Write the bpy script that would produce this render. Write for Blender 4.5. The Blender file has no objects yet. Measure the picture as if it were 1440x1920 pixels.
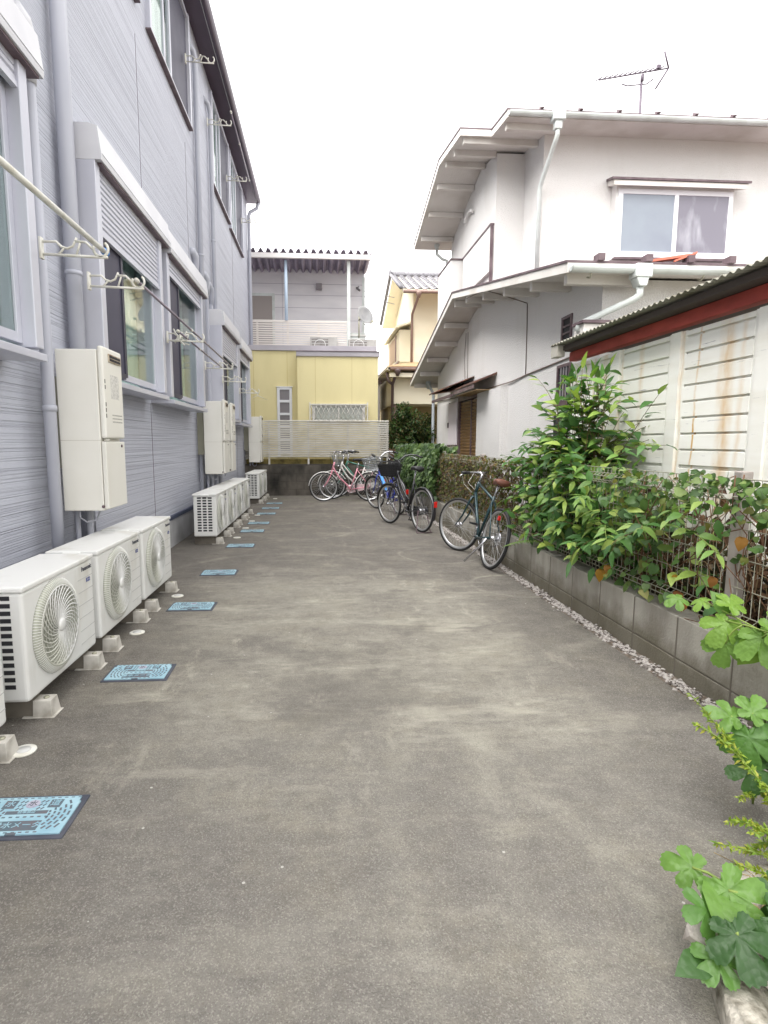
import bpy, math, random
from mathutils import Vector, Matrix
R=math.radians
SC=bpy.context.scene
COL=SC.collection
# ---------------------------------------------------------------- camera, sky, sun, exposure
cd=bpy.data.cameras.new('camera'); cam=bpy.data.objects.new('camera',cd); COL.objects.link(cam)
cam.location=(0,0,1.35); cam.rotation_euler=(R(90-7.0578),0,R(-4.0009))
cd.sensor_fit='VERTICAL'; cd.sensor_height=36; cd.lens=36*1050/1920
cd.shift_x=(720-664)/1920; cd.shift_y=0; cd.clip_start=0.05; cd.clip_end=500
SC.camera=cam
SC.view_settings.view_transform='Standard'; SC.view_settings.look='None'; SC.view_settings.gamma=1
SC.view_settings.exposure=2.36
SUN_EL,SUN_AZ=56,242      # azimuth clockwise from +Y
w=bpy.data.worlds.new('World'); SC.world=w; w.use_nodes=True
nt=w.node_tree; bg=nt.nodes['Background']
sky=nt.nodes.new('ShaderNodeTexSky'); sky.sky_type='NISHITA'; sky.sun_disc=False
sky.sun_elevation=R(SUN_EL); sky.sun_rotation=R(SUN_AZ); sky.air_density=1.0; sky.dust_density=3.0; sky.ozone_density=1.0
hs=nt.nodes.new('ShaderNodeHueSaturation'); hs.inputs['Saturation'].default_value=0.05
nt.links.new(sky.outputs[0],hs.inputs['Color']); cm=nt.nodes.new('ShaderNodeMix'); cm.data_type='RGBA'; cm.inputs[0].default_value=.5      # even cloud layer over the clear-sky model
nt.links.new(hs.outputs[0],cm.inputs[6]); cm.inputs[7].default_value=(2.75,2.68,2.6,1)
nt.links.new(cm.outputs[2],bg.inputs['Color'])
bg.inputs['Strength'].default_value=0.15
sd=bpy.data.lights.new('sun','SUN'); sd.energy=1.25; sd.angle=R(75); sd.color=(1,.97,.93)
so=bpy.data.objects.new('sun',sd); COL.objects.link(so); so.location=(3,-4,12)
sv=Vector((math.sin(R(SUN_AZ))*math.cos(R(SUN_EL)),math.cos(R(SUN_AZ))*math.cos(R(SUN_EL)),math.sin(R(SUN_EL))))
so.rotation_euler=sv.to_track_quat('Z','Y').to_euler()
# ---------------------------------------------------------------- helpers
def lin(c):
    return tuple((x/12.92 if x<=.04045 else ((x+.055)/1.055)**2.4) for x in [v/255 for v in c])
MATS={}
def mat(name,col,rough=.6,metal=0,bump=None,var=None,spec=.5,col2=None,vscale=4,vstretch=(1,1,1),vdet=6,vlo=.4,vhi=.65,trans=0,coat=0):
    """procedural principled material; col linear; optional second colour blended in by stretched noise; bump=(scale,dist,stretch)"""
    if name in MATS: return MATS[name]
    m=bpy.data.materials.new(name); m.use_nodes=True; n=m.node_tree; b=n.nodes['Principled BSDF']
    b.inputs['Base Color'].default_value=(*col,1); b.inputs['Roughness'].default_value=rough; b.inputs['Metallic'].default_value=metal
    b.inputs['Specular IOR Level'].default_value=spec
    if coat: b.inputs['Coat Weight'].default_value=coat
    tc=n.nodes.new('ShaderNodeTexCoord')
    def noise(scale,st,det=6):
        mp=n.nodes.new('ShaderNodeMapping'); mp.inputs['Scale'].default_value=st
        n.links.new(tc.outputs['Object'],mp.inputs['Vector'])
        t=n.nodes.new('ShaderNodeTexNoise'); t.inputs['Scale'].default_value=scale; t.inputs['Detail'].default_value=det
        n.links.new(mp.outputs[0],t.inputs['Vector']); return t
    if col2 is not None:
        t=noise(vscale,vstretch,vdet); r=n.nodes.new('ShaderNodeMapRange'); r.inputs[1].default_value=vlo; r.inputs[2].default_value=vhi
        n.links.new(t.outputs[0],r.inputs[0]); mx=n.nodes.new('ShaderNodeMix'); mx.data_type='RGBA'
        mx.inputs[6].default_value=(*col,1); mx.inputs[7].default_value=(*col2,1)
        n.links.new(r.outputs[0],mx.inputs[0]); n.links.new(mx.outputs[2],b.inputs['Base Color'])
    if bump:
        t=noise(bump[0],bump[2] if len(bump)>2 else (1,1,1)); bp=n.nodes.new('ShaderNodeBump'); bp.inputs['Distance'].default_value=bump[1]
        bp.inputs['Strength'].default_value=1.0
        n.links.new(t.outputs[0],bp.inputs['Height']); n.links.new(bp.outputs[0],b.inputs['Normal'])
    MATS[name]=m; return m
def nd(m): return m.node_tree.nodes, m.node_tree.links, m.node_tree.nodes['Principled BSDF']
def mixc(N,L,fac,a,b):
    mx=N.new('ShaderNodeMix'); mx.data_type='RGBA'
    for s,v in ((6,a),(7,b)):
        if isinstance(v,tuple): mx.inputs[s].default_value=(*v,1)
        else: L.new(v,mx.inputs[s])
    if isinstance(fac,(int,float)): mx.inputs[0].default_value=fac
    else: L.new(fac,mx.inputs[0])
    return mx.outputs[2]
def mnoise(N,L,src,scale,st=(1,1,1),det=6,lo=.4,hi=.65,rough=.55,rot=(0,0,0),loc=(0,0,0)):
    mp=N.new('ShaderNodeMapping'); mp.inputs['Scale'].default_value=st; mp.inputs['Rotation'].default_value=rot; mp.inputs['Location'].default_value=loc
    L.new(src,mp.inputs['Vector']); t=N.new('ShaderNodeTexNoise'); t.inputs['Scale'].default_value=scale; t.inputs['Detail'].default_value=det; t.inputs['Roughness'].default_value=rough
    L.new(mp.outputs[0],t.inputs['Vector']); r=N.new('ShaderNodeMapRange'); r.inputs[1].default_value=lo; r.inputs[2].default_value=hi
    L.new(t.outputs[0],r.inputs[0]); return r.outputs[0]
def mmath(N,L,op,a,b):
    m=N.new('ShaderNodeMath'); m.operation=op
    for i,v in enumerate((a,b)):
        if isinstance(v,(int,float)): m.inputs[i].default_value=v
        else: L.new(v,m.inputs[i])
    return m.outputs[0]
ORG={}
class MB:
    def __init__(s): s.v=[];s.f=[];s.sm=[];s.mi=[];s.M=None;s.cur=0
    def add(s,vs,fs,sm=False):
        o=len(s.v)
        for p in vs:
            p=Vector(p)
            if s.M is not None: p=s.M@p
            s.v.append(p)
        for f in fs: s.f.append([i+o for i in f]); s.sm.append(sm); s.mi.append(s.cur)
        return s
    def box(s,a,b):
        x0,x1=sorted((a[0],b[0]));y0,y1=sorted((a[1],b[1]));z0,z1=sorted((a[2],b[2]))
        return s.add([(x0,y0,z0),(x1,y0,z0),(x1,y1,z0),(x0,y1,z0),(x0,y0,z1),(x1,y0,z1),(x1,y1,z1),(x0,y1,z1)],
              [(0,3,2,1),(4,5,6,7),(0,1,5,4),(1,2,6,5),(2,3,7,6),(3,0,4,7)])
    def cbox(s,c,d): return s.box([c[i]-d[i]/2 for i in range(3)],[c[i]+d[i]/2 for i in range(3)])
    def quad(s,*p): return s.add(p,[tuple(range(len(p)))])
    def prism(s,poly,d):
        """extrude a 3D polygon by vector d"""
        n=len(poly); a=[Vector(p) for p in poly]; b=[p+Vector(d) for p in a]
        return s.add(a+b,[tuple(reversed(range(n))),tuple(range(n,2*n))]+[(i,(i+1)%n,n+(i+1)%n,n+i) for i in range(n)])
    def tube(s,pts,r,n=8,closed=False,cap=True,sm=True):
        P=[Vector(p) for p in pts]; k=len(P); vs=[];fs=[]
        up=None
        for i in range(k):
            if closed: t=P[(i+1)%k]-P[i-1]
            elif i==0: t=P[1]-P[0]
            elif i==k-1: t=P[-1]-P[-2]
            else: t=(P[i+1]-P[i]).normalized()+(P[i]-P[i-1]).normalized()
            t.normalize()
            if up is None: up=Vector((0,0,1)) if abs(t.z)<.9 else Vector((1,0,0))
            up=(up-t*up.dot(t))
            if up.length<1e-4: up=t.orthogonal()
            up.normalize(); sd=t.cross(up)
            rr=r[i] if isinstance(r,(list,tuple)) else r
            for j in range(n):
                a=2*math.pi*j/n; vs.append(P[i]+(up*math.cos(a)+sd*math.sin(a))*rr)
        for i in range(k if closed else k-1):
            for j in range(n):
                a=i*n+j; b=i*n+(j+1)%n; c=((i+1)%k)*n+(j+1)%n; d=((i+1)%k)*n+j
                fs.append((a,b,c,d))
        if cap and not closed: fs.append(tuple(reversed(range(n)))); fs.append(tuple(range((k-1)*n,k*n)))
        return s.add(vs,fs,sm)
    def lathe(s,prof,n=24,M=None,sm=True):
        """profile of (r,z) about z, placed by matrix M"""
        M=M or Matrix(); vs=[];fs=[]
        for r,z in prof:
            for j in range(n):
                a=2*math.pi*j/n; vs.append(M@Vector((r*math.cos(a),r*math.sin(a),z)))
        for i in range(len(prof)-1):
            for j in range(n): fs.append((i*n+j,i*n+(j+1)%n,(i+1)*n+(j+1)%n,(i+1)*n+j))
        if prof[0][0]>1e-5: fs.append(tuple(reversed(range(n))))
        if prof[-1][0]>1e-5: fs.append(tuple(range((len(prof)-1)*n,len(prof)*n)))
        return s.add(vs,fs,sm)
    def build(s,name,m,parent=None,bevel=0,props=None,org=None,bseg=2):
        if org is None: org=ORG.get(parent.name,Vector()) if parent is not None else Vector()
        me=bpy.data.meshes.new(name); me.from_pydata([p-Vector(org) for p in s.v],[],s.f)
        for p,a,k in zip(me.polygons,s.sm,s.mi): p.use_smooth=a; p.material_index=k
        for q in (m if isinstance(m,(list,tuple)) else [m]): me.materials.append(q)
        me.update()
        o=bpy.data.objects.new(name,me); COL.objects.link(o)
        if parent is not None: o.parent=parent; ORG[o.name]=Vector(org)
        if bevel:
            bm=o.modifiers.new('bevel','BEVEL'); bm.width=bevel; bm.segments=bseg; bm.limit_method='ANGLE'; bm.angle_limit=R(50)
        if props:
            for k,v in props.items(): o[k]=v
        return o
def tag(o,label=None,cat=None,group=None,kind=None):
    if label: o['label']=label
    if cat: o['category']=cat
    if group: o['group']=group
    if kind: o['kind']=kind
    return o
TH=.0145; PV=Vector((-1.85,3,0)); RL=Matrix.Rotation(-TH,3,'Z')
def lw(p): return RL@(Vector(p)-PV)+PV          # the left-hand building line stands a degree off the alley axis
def thing(name,label,cat,base=(0,0,0),group=None,left=False,rotz=0,local=False):
    o=bpy.data.objects.new(name,None); COL.objects.link(o); o.empty_display_size=.2
    o.location=lw(base) if left else base; o.rotation_euler=(0,0,rotz-(TH if left else 0))
    ORG[o.name]=Vector() if local else Vector(base)
    return tag(o,label,cat,group)
def copy_tree(o,parent=None):
    c=o.copy(); COL.objects.link(c)
    if parent is not None: c.parent=parent
    for ch in [x for x in o.children]: copy_tree(ch,c)
    return c
def place(src,first,base,label,left=False,rotz=0,group=None):
    o=src if first else copy_tree(src)
    o.location=lw(base) if left else base; o.rotation_euler=(0,0,rotz-(TH if left else 0))
    o['label']=label
    if group: o['group']=group
    return o
def text_mesh(txt,size,name,m,parent,M,depth=.0008,sx=1,bold=0):
    cu=bpy.data.curves.new(name,'FONT'); cu.body=txt; cu.size=size; cu.extrude=depth; cu.align_x='CENTER'; cu.align_y='CENTER'; cu.offset=bold
    t=bpy.data.objects.new(name,cu); COL.objects.link(t)
    dg=bpy.context.evaluated_depsgraph_get(); me=bpy.data.meshes.new_from_object(t.evaluated_get(dg)); bpy.data.objects.remove(t)
    me.transform(Matrix.Diagonal((sx,1,1,1))); me.transform(M); me.materials.clear(); me.materials.append(m)
    o=bpy.data.objects.new(name,me); COL.objects.link(o); o.parent=parent; return o
# ---------------------------------------------------------------- materials
siding=mat('siding_lavender',lin((176,176,186)),.75)
N,L,B=nd(siding); tc=N.new('ShaderNodeTexCoord').outputs['Object']
f1=mnoise(N,L,tc,1,(1,.32,78),2,.22,.52); f2=mnoise(N,L,tc,1,(1,14,150),2,.3,.7); f3=mnoise(N,L,tc,.6,(1,1,1),4,.3,.7)
c=mixc(N,L,f1,lin((163,165,177)),lin((190,193,203))); c=mixc(N,L,mmath(N,L,'MULTIPLY',f2,.22),c,lin((150,150,166))); c=mixc(N,L,mmath(N,L,'MULTIPLY',f3,.15),c,lin((198,198,210)))
L.new(c,B.inputs['Base Color'])
bp=N.new('ShaderNodeBump'); bp.inputs['Distance'].default_value=.006; L.new(f1,bp.inputs['Height']); L.new(bp.outputs[0],B.inputs['Normal'])
alu=mat('painted_aluminium',lin((188,189,200)),.42,.2,col2=lin((200,201,210)),vscale=1.5,vstretch=(1,1,.5))
alu_hi=mat('shutter_slat',lin((196,197,207)),.5,.15)
pipe_m=mat('downpipe_grey',lin((176,178,188)),.4,col2=lin((164,166,177)),vscale=2,vstretch=(1,1,.4))
brownm=mat('eave_brown',lin((62,46,62)),.45,col2=lin((78,62,80)),vscale=1)
rubber=mat('dark_sash',lin((58,58,72)),.5)
cond_m=mat('heater_cream',lin((226,224,216)),.45,col2=lin((214,211,200)),vscale=1.2,vlo=.45,vhi=.8)
acw=mat('ac_white',lin((224,224,221)),.42,col2=lin((190,186,172)),vscale=5,vstretch=(1,1,.3),vlo=.55,vhi=.9)
dark=mat('dark_void',(.02,.02,.024),.7)
black=mat('black_rubber',(.012,.012,.013),.65)
plas_w=mat('white_plastic',lin((222,221,214)),.5,col2=lin((205,202,190)),vscale=9)
conc=mat('block_concrete',lin((150,146,136)),.85,bump=(60,.004),col2=lin((104,100,92)),vscale=2.2,vstretch=(1,1,.45),vlo=.42,vhi=.7)
found=mat('foundation_grey',lin((178,178,180)),.8,bump=(50,.003),col2=lin((150,150,150)),vscale=2)
stucco=mat('white_stucco',lin((220,218,216)),.85,bump=(55,.012),col2=lin((206,202,197)),vscale=1.3,vstretch=(1.2,1.2,.35),vlo=.52,vhi=.9)
eavew=mat('eave_board',lin((214,210,205)),.8,bump=(30,.004),col2=lin((190,184,176)),vscale=1.5,vlo=.45,vhi=.75)
trimbr=mat('trim_brown',lin((84,66,72)),.5,col2=lin((108,92,96)),vscale=6)
gutw=mat('gutter_offwhite',lin((206,212,210)),.4,col2=lin((186,190,186)),vscale=3)
yellow=mat('yellow_board',lin((222,211,162)),.75,col2=lin((206,194,144)),vscale=.9,vstretch=(1.6,1,.5),vlo=.42,vhi=.8,bump=(30,.002))
greyside=mat('grey_siding',lin((222,220,222)),.75,col2=lin((212,210,213)),vscale=2,vstretch=(.5,1,2))
capm=mat('cap_flashing',lin((172,168,174)),.5,col2=lin((158,154,160)),vscale=1.5)
cream=mat('cream_stucco',lin((236,229,208)),.85,bump=(40,.006),col2=lin((228,219,194)),vscale=1)
def glassmat(name,tint,refl,rough=.02):
    m=bpy.data.materials.new(name); m.use_nodes=True; n=m.node_tree; n.nodes.remove(n.nodes['Principled BSDF']); o=n.nodes['Material Output']
    t=n.nodes.new('ShaderNodeBsdfTransparent'); t.inputs[0].default_value=(*tint,1); g=n.nodes.new('ShaderNodeBsdfGlossy'); g.inputs['Roughness'].default_value=rough
    lw_=n.nodes.new('ShaderNodeFresnel'); lw_.inputs['IOR'].default_value=1.5
    mr=n.nodes.new('ShaderNodeMapRange'); mr.inputs[1].default_value=0; mr.inputs[2].default_value=1; mr.inputs[3].default_value=refl; mr.inputs[4].default_value=.42
    n.links.new(lw_.outputs[0],mr.inputs[0]); x=n.nodes.new('ShaderNodeMixShader'); n.links.new(mr.outputs[0],x.inputs[0]); n.links.new(t.outputs[0],x.inputs[1]); n.links.new(g.outputs[0],x.inputs[2]); n.links.new(x.outputs[0],o.inputs[0]); return m
screen_m=mat('screen_mesh',lin((62,60,76)),.6,col2=lin((74,72,88)),vscale=2)
box_m=mat('shutter_box_grey',lin((206,206,210)),.45,.1,col2=lin((196,196,202)),vscale=2)
glass=glassmat('window_glass',(.94,.98,.97),.05)
glass_dark=glassmat('tinted_pane',(.12,.12,.15),.10)
frost=mat('frosted_pane',lin((136,144,154)),.3,col2=lin((126,132,144)),vscale=1.2)
curtain=mat('green_curtain',lin((188,210,204)),.9,col2=lin((156,184,178)),vscale=5,vstretch=(1,2,.15))
curtain_w=mat('pale_curtain',lin((226,232,224)),.9,col2=lin((200,210,204)),vscale=4,vstretch=(1,2,.15))
chrome=mat('bright_metal',lin((200,200,204)),.25,.9)
galv=mat('galvanised_wire',lin((170,168,150)),.5,.5)
# ---------------------------------------------------------------- ground
gm=mat('soil_ground',lin((110,102,90)),.95,bump=(20,.01),col2=lin((88,82,70)),vscale=3)
MB().quad((-80,-60,-.05),(80,-60,-.05),(80,120,-.05),(-80,120,-.05)).build('ground',gm,props={'kind':'structure'})
pav=mat('alley_concrete',(.15,.14,.125),.85)
N,L,B=nd(pav); tcn=N.new('ShaderNodeTexCoord').outputs['Object']
sx=N.new('ShaderNodeSeparateXYZ'); L.new(tcn,sx.inputs[0])
big=mnoise(N,L,tcn,.55,(1,.8,1),6,.36,.66,loc=(3.1,1.7,0)); streak=mnoise(N,L,tcn,1.5,(.8,2.1,1),10,.44,.70,.66,rot=(0,0,.35)); blot=mnoise(N,L,tcn,1.9,(1,1,1),10,.47,.70,.70,loc=(5,2,0))
arc=mnoise(N,L,tcn,2.2,(3.6,.5,1),9,.5,.74,.6,rot=(0,0,-.35)); fine=mnoise(N,L,tcn,330,(1,1,1),2,.52,.66); grain=mnoise(N,L,tcn,240,(1,1,1),3,.36,.64,.6); dust=mnoise(N,L,tcn,70,(1,1,1),5,.35,.7,.7); wide=mnoise(N,L,tcn,6,(1,1,1),8,.36,.68,.65)
def band(sock,a,b,c_,d):
    r1=N.new('ShaderNodeMapRange'); r1.interpolation_type='SMOOTHSTEP'; r1.inputs[1].default_value=a; r1.inputs[2].default_value=b; L.new(sock,r1.inputs[0])
    r2=N.new('ShaderNodeMapRange'); r2.interpolation_type='SMOOTHSTEP'; r2.inputs[1].default_value=c_; r2.inputs[2].default_value=d; r2.inputs[3].default_value=1; r2.inputs[4].default_value=0; L.new(sock,r2.inputs[0])
    return mmath(N,L,'MULTIPLY',r1.outputs[0],r2.outputs[0])
X,Y=sx.outputs[0],sx.outputs[1]
wash=mmath(N,L,'MULTIPLY',band(Y,1.9,3.2,5.2,6.6),band(X,-1.2,-.5,.9,1.8))      # worn pale area where cars turn
wash=mmath(N,L,'MULTIPLY',wash,mmath(N,L,'ADD',mmath(N,L,'MULTIPLY',streak,.85),mmath(N,L,'MULTIPLY',blot,.75)))
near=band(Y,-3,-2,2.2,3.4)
pale=(.44,.415,.345)
c=mixc(N,L,big,(.125,.111,.096),(.238,.220,.190))
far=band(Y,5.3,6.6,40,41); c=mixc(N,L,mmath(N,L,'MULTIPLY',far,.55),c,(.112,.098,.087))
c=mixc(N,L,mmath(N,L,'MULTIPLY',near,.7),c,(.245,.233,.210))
c=mixc(N,L,mmath(N,L,'MULTIPLY',wide,.35),c,(.092,.082,.07))
rag=mnoise(N,L,tcn,4.2,(.75,1.5,1),11,.43,.60,.74,rot=(0,0,.5),loc=(4,4,0)); rag2=mnoise(N,L,tcn,.9,(.9,1.1,1),10,.42,.60,.70,rot=(0,0,-.3),loc=(1,8,0)); rag3=mnoise(N,L,tcn,11,(.45,1.9,1),9,.46,.64,.72,rot=(0,0,.3))
broad=mmath(N,L,'MULTIPLY',band(Y,1.7,2.9,5.0,6.0),band(X,-1.25,-.75,1.0,1.75))
c=mixc(N,L,mmath(N,L,'MULTIPLY',broad,mmath(N,L,'ADD',.14,mmath(N,L,'MULTIPLY',rag2,.55))),c,(.36,.34,.285))
c=mixc(N,L,mmath(N,L,'MULTIPLY',mmath(N,L,'MULTIPLY',broad,rag2),mmath(N,L,'ADD',mmath(N,L,'MULTIPLY',rag,.6),mmath(N,L,'MULTIPLY',rag3,.4))),c,(.56,.53,.43))
c=mixc(N,L,mmath(N,L,'MULTIPLY',mmath(N,L,'MULTIPLY',rag,rag3),.50),c,(.38,.36,.30))
c=mixc(N,L,mmath(N,L,'MULTIPLY',wash,.75),c,pale)
c=mixc(N,L,mmath(N,L,'MULTIPLY',mmath(N,L,'MULTIPLY',blot,streak),.8),c,(.37,.35,.285))
c=mixc(N,L,mmath(N,L,'MULTIPLY',mmath(N,L,'MULTIPLY',blot,wide),.6),c,(.32,.29,.225))
c=mixc(N,L,mmath(N,L,'MULTIPLY',arc,.30),c,(.29,.27,.23))
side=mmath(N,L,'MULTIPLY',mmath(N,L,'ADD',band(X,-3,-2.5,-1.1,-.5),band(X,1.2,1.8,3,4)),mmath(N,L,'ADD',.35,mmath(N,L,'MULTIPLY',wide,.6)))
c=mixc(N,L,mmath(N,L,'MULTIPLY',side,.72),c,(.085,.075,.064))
mid=mnoise(N,L,tcn,15,(1,1,1),7,.36,.66,.7,loc=(2,7,0)); tint=mnoise(N,L,tcn,9,(1,1,1),6,.4,.66,.65,loc=(9,1,0))
c=mixc(N,L,mmath(N,L,'MULTIPLY',mid,.34),c,(.095,.083,.075)); c=mixc(N,L,mmath(N,L,'MULTIPLY',mmath(N,L,'MULTIPLY',tint,blot),.55),c,(.30,.275,.20)); c=mixc(N,L,mmath(N,L,'MULTIPLY',tint,.16),c,(.15,.125,.12))
c=mixc(N,L,mmath(N,L,'MULTIPLY',dust,.20),c,(.10,.09,.08))
# curved tyre scrubs
def ring(cx,cy,r0,w_,k):
    dx=mmath(N,L,'SUBTRACT',X,cx); dy=mmath(N,L,'SUBTRACT',Y,cy); d=mmath(N,L,'SQRT',mmath(N,L,'ADD',mmath(N,L,'MULTIPLY',dx,dx),mmath(N,L,'MULTIPLY',dy,dy)),0)
    a_=mmath(N,L,'ABSOLUTE',mmath(N,L,'SUBTRACT',mmath(N,L,'ADD',d,mmath(N,L,'MULTIPLY',streak,.06)),r0),0); r_=N.new('ShaderNodeMapRange'); r_.interpolation_type='SMOOTHSTEP'; r_.inputs[1].default_value=0; r_.inputs[2].default_value=w_; r_.inputs[3].default_value=k; r_.inputs[4].default_value=0; L.new(a_,r_.inputs[0]); return mmath(N,L,'MULTIPLY',r_.outputs[0],mmath(N,L,'ADD',.25,blot))
for (cx,cy,r0,w_,k) in ((-1.6,1.2,2.6,.10,.5),(-1.6,1.2,2.95,.07,.35),(2.8,1.6,2.2,.12,.45),(2.8,1.6,2.55,.08,.4),(-.4,5.6,1.2,.09,.4),(1.9,5.1,.42,.04,.6),(1.5,6.6,.5,.035,.6),(-.2,8.6,.8,.05,.4)):
    c=mixc(N,L,ring(cx,cy,r0,w_,k),c,(.42,.40,.33))
vc=N.new('ShaderNodeTexVoronoi'); vc.inputs['Scale'].default_value=260; L.new(tcn,vc.inputs['Vector']); sv_=N.new('ShaderNodeSeparateColor'); L.new(vc.outputs['Color'],sv_.inputs[0])
def rng(sock,a,b):
    r=N.new('ShaderNodeMapRange'); r.inputs[1].default_value=a; r.inputs[2].default_value=b; L.new(sock,r.inputs[0]); return r.outputs[0]
c=mixc(N,L,mmath(N,L,'MULTIPLY',rng(sv_.outputs[0],.5,1),.40),c,(.085,.078,.068))
c=mixc(N,L,mmath(N,L,'MULTIPLY',rng(sv_.outputs[1],.68,1),.36),c,(.50,.48,.42))
c=mixc(N,L,mmath(N,L,'MULTIPLY',grain,.22),c,(.08,.072,.062))
v2=N.new('ShaderNodeTexVoronoi'); v2.inputs['Scale'].default_value=26; v2.inputs['Randomness'].default_value=1; L.new(tcn,v2.inputs['Vector']); s2=N.new('ShaderNodeSeparateColor'); L.new(v2.outputs['Color'],s2.inputs[0])
chipm=mmath(N,L,'MULTIPLY',mmath(N,L,'GREATER_THAN',s2.outputs[0],.988),mmath(N,L,'LESS_THAN',v2.outputs['Distance'],.13)); c=mixc(N,L,mmath(N,L,'MULTIPLY',chipm,.7),c,(.6,.58,.54))
scf=mnoise(N,L,tcn,1.25,(.55,1.9,1),12,.525,.625,.76,rot=(0,0,.45),loc=(7,3,0)); scf2=mnoise(N,L,tcn,2.1,(1.6,.6,1),12,.56,.62,.78,rot=(0,0,-.25),loc=(3,9,0)); dk_=mnoise(N,L,tcn,.75,(1,.8,1),11,.54,.66,.72,loc=(11,2,0))
zone=mmath(N,L,'ADD',.30,mmath(N,L,'MULTIPLY',broad,.70))
c=mixc(N,L,mmath(N,L,'MULTIPLY',mmath(N,L,'MULTIPLY',scf,zone),.40),c,(.54,.51,.42)); c=mixc(N,L,mmath(N,L,'MULTIPLY',mmath(N,L,'MULTIPLY',scf2,zone),.38),c,(.48,.45,.37)); c=mixc(N,L,mmath(N,L,'MULTIPLY',dk_,.34),c,(.085,.076,.066))
moss=mmath(N,L,'MULTIPLY',band(Y,12.6,13.6,20,21),blot); c=mixc(N,L,mmath(N,L,'MULTIPLY',moss,.6),c,(.10,.115,.05))
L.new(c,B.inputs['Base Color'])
vor=N.new('ShaderNodeTexVoronoi'); vor.inputs['Scale'].default_value=190; L.new(tcn,vor.inputs['Vector'])
hh=mmath(N,L,'ADD',mmath(N,L,'MULTIPLY',vor.outputs[0],.8),grain)
bp=N.new('ShaderNodeBump'); bp.inputs['Distance'].default_value=.0015; L.new(hh,bp.inputs['Height']); L.new(bp.outputs[0],B.inputs['Normal'])
g=MB()
ys=[-4,5.62,9.96,14.42]
for a,b in zip(ys,ys[1:]):
    g.quad((-2.6,a+.004,0),(1.97,a+.004,0),(1.97,b-.004,0),(-2.6,b-.004,0))
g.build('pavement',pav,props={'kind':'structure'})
jm=mat('expansion_joint',(.06,.055,.05),.9,col2=(.34,.33,.30),vscale=5,vlo=.4,vhi=.6)
MB().quad((-2.6,-4,-.006),(1.97,-4,-.006),(1.97,14.42,-.006),(-2.6,14.42,-.006)).build('pavement_joint',jm,props={'kind':'structure'})
# ---------------------------------------------------------------- apartment building on the left
WX=-1.94; FX=-1.70
apt=thing('apartment_building','long lavender grey ribbed-siding apartment building with shuttered windows along the alley','building',(WX,8,0),left=True)
G_WIN=[(2.1,3.70,1.95,3.54,.10),(4.80,6.50,1.92,3.50,.45),(6.80,8.60,1.90,3.46,.14),(10.24,12.06,1.86,3.36,.42),(12.30,13.95,1.82,3.30,.12)]
U_WIN=[(4.7,6.72,6.08,7.55),(7.2,9.2,6.07,7.55),(10.95,12.72,6.02,7.52),(12.92,14.70,5.96,7.50)]
def sheet_with_holes(mb,x,y0,y1,z0,z1,holes,depth):
    ys=sorted({y0,y1,*[h[0] for h in holes],*[h[1] for h in holes]}); zs=sorted({z0,z1,*[h[2] for h in holes],*[h[3] for h in holes]})
    for a,b in zip(ys,ys[1:]):
        for c,d in zip(zs,zs[1:]):
            if any(h[0]<=a and b<=h[1] and h[2]<=c and d<=h[3] for h in holes): continue
            mb.quad((x,a,c),(x,b,c),(x,b,d),(x,a,d))
    for h in holes:
        a,b,c,d=h; q=x-depth
        mb.quad((x,a,c),(x,b,c),(q,b,c),(q,a,c)); mb.quad((x,a,d),(q,a,d),(q,b,d),(x,b,d))
        mb.quad((x,a,c),(q,a,c),(q,a,d),(x,a,d)); mb.quad((x,b,c),(x,b,d),(q,b,d),(q,b,c))
m=MB()
sheet_with_holes(m,WX,-3,15.95,.40,7.74,[(a,b,c,d) for a,b,c,d,_ in G_WIN]+[(a,b,c,d) for a,b,c,d in U_WIN],.14)
m.quad((WX,15.95,.4),(-9,15.95,.4),(-9,15.95,7.74),(WX,15.95,7.74)); m.quad((WX,-3,.4),(WX,-3,7.74),(-9,-3,7.74),(-9,-3,.4))
m.quad((-9,-3,.4),(-9,-3,7.74),(-9,15.95,7.74),(-9,15.95,.4))
m.build('wall',siding,apt)
MB().box((WX+.02,-3,-.05),(-9,15.93,.36)).build('foundation',found,apt)
navy=mat('drip_flashing',lin((70,76,96)),.5)
MB().box((WX+.035,-3,.36),(WX-.1,15.97,.41)).build('base_flashing',navy,apt,bevel=.004)
m=MB()
for a,b in ((.02,.05),(.06,.09),(.10,.13),(.14,.17)): pass
m.prism([(-1.69,-3.1,7.70),(-1.69,-3.1,7.86),(-9.2,-3.1,9.0),(-9.2,-3.1,8.8),(-2.05,-3.1,7.70)],(0,19.15,0))
m.build('roof',brownm,apt)
m=MB()
pf=[(-.058*math.cos(t),-.062*math.sin(t)) for t in [math.pi*k/8 for k in range(9)]]
outer=[(-1.625+p[0]*1.0,0,7.74+p[1]*1.6) for p in pf]; inner=[(-1.625+p[0]*.9,0,7.745+p[1]*1.45) for p in reversed(pf)]
m.prism([(x,-3,z) for x,_,z in outer+inner],(0,19.0,0)); 
m.build('gutter',brownm,apt)
jl=mat('joint_line',lin((112,100,116)),.8)
for y in (2.2,3.45,6.72,9.98,13.2): MB().box((WX+.0025,y-.004,.42),(WX-.01,y+.004,1.80 if y<9 else 7.4)).build('panel_joint',jl,apt)
for y in (4.0,6.73,8.93): MB().box((WX+.0025,y-.003,3.9),(WX-.01,y+.003,5.7)).build('panel_joint',jl,apt)
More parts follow.
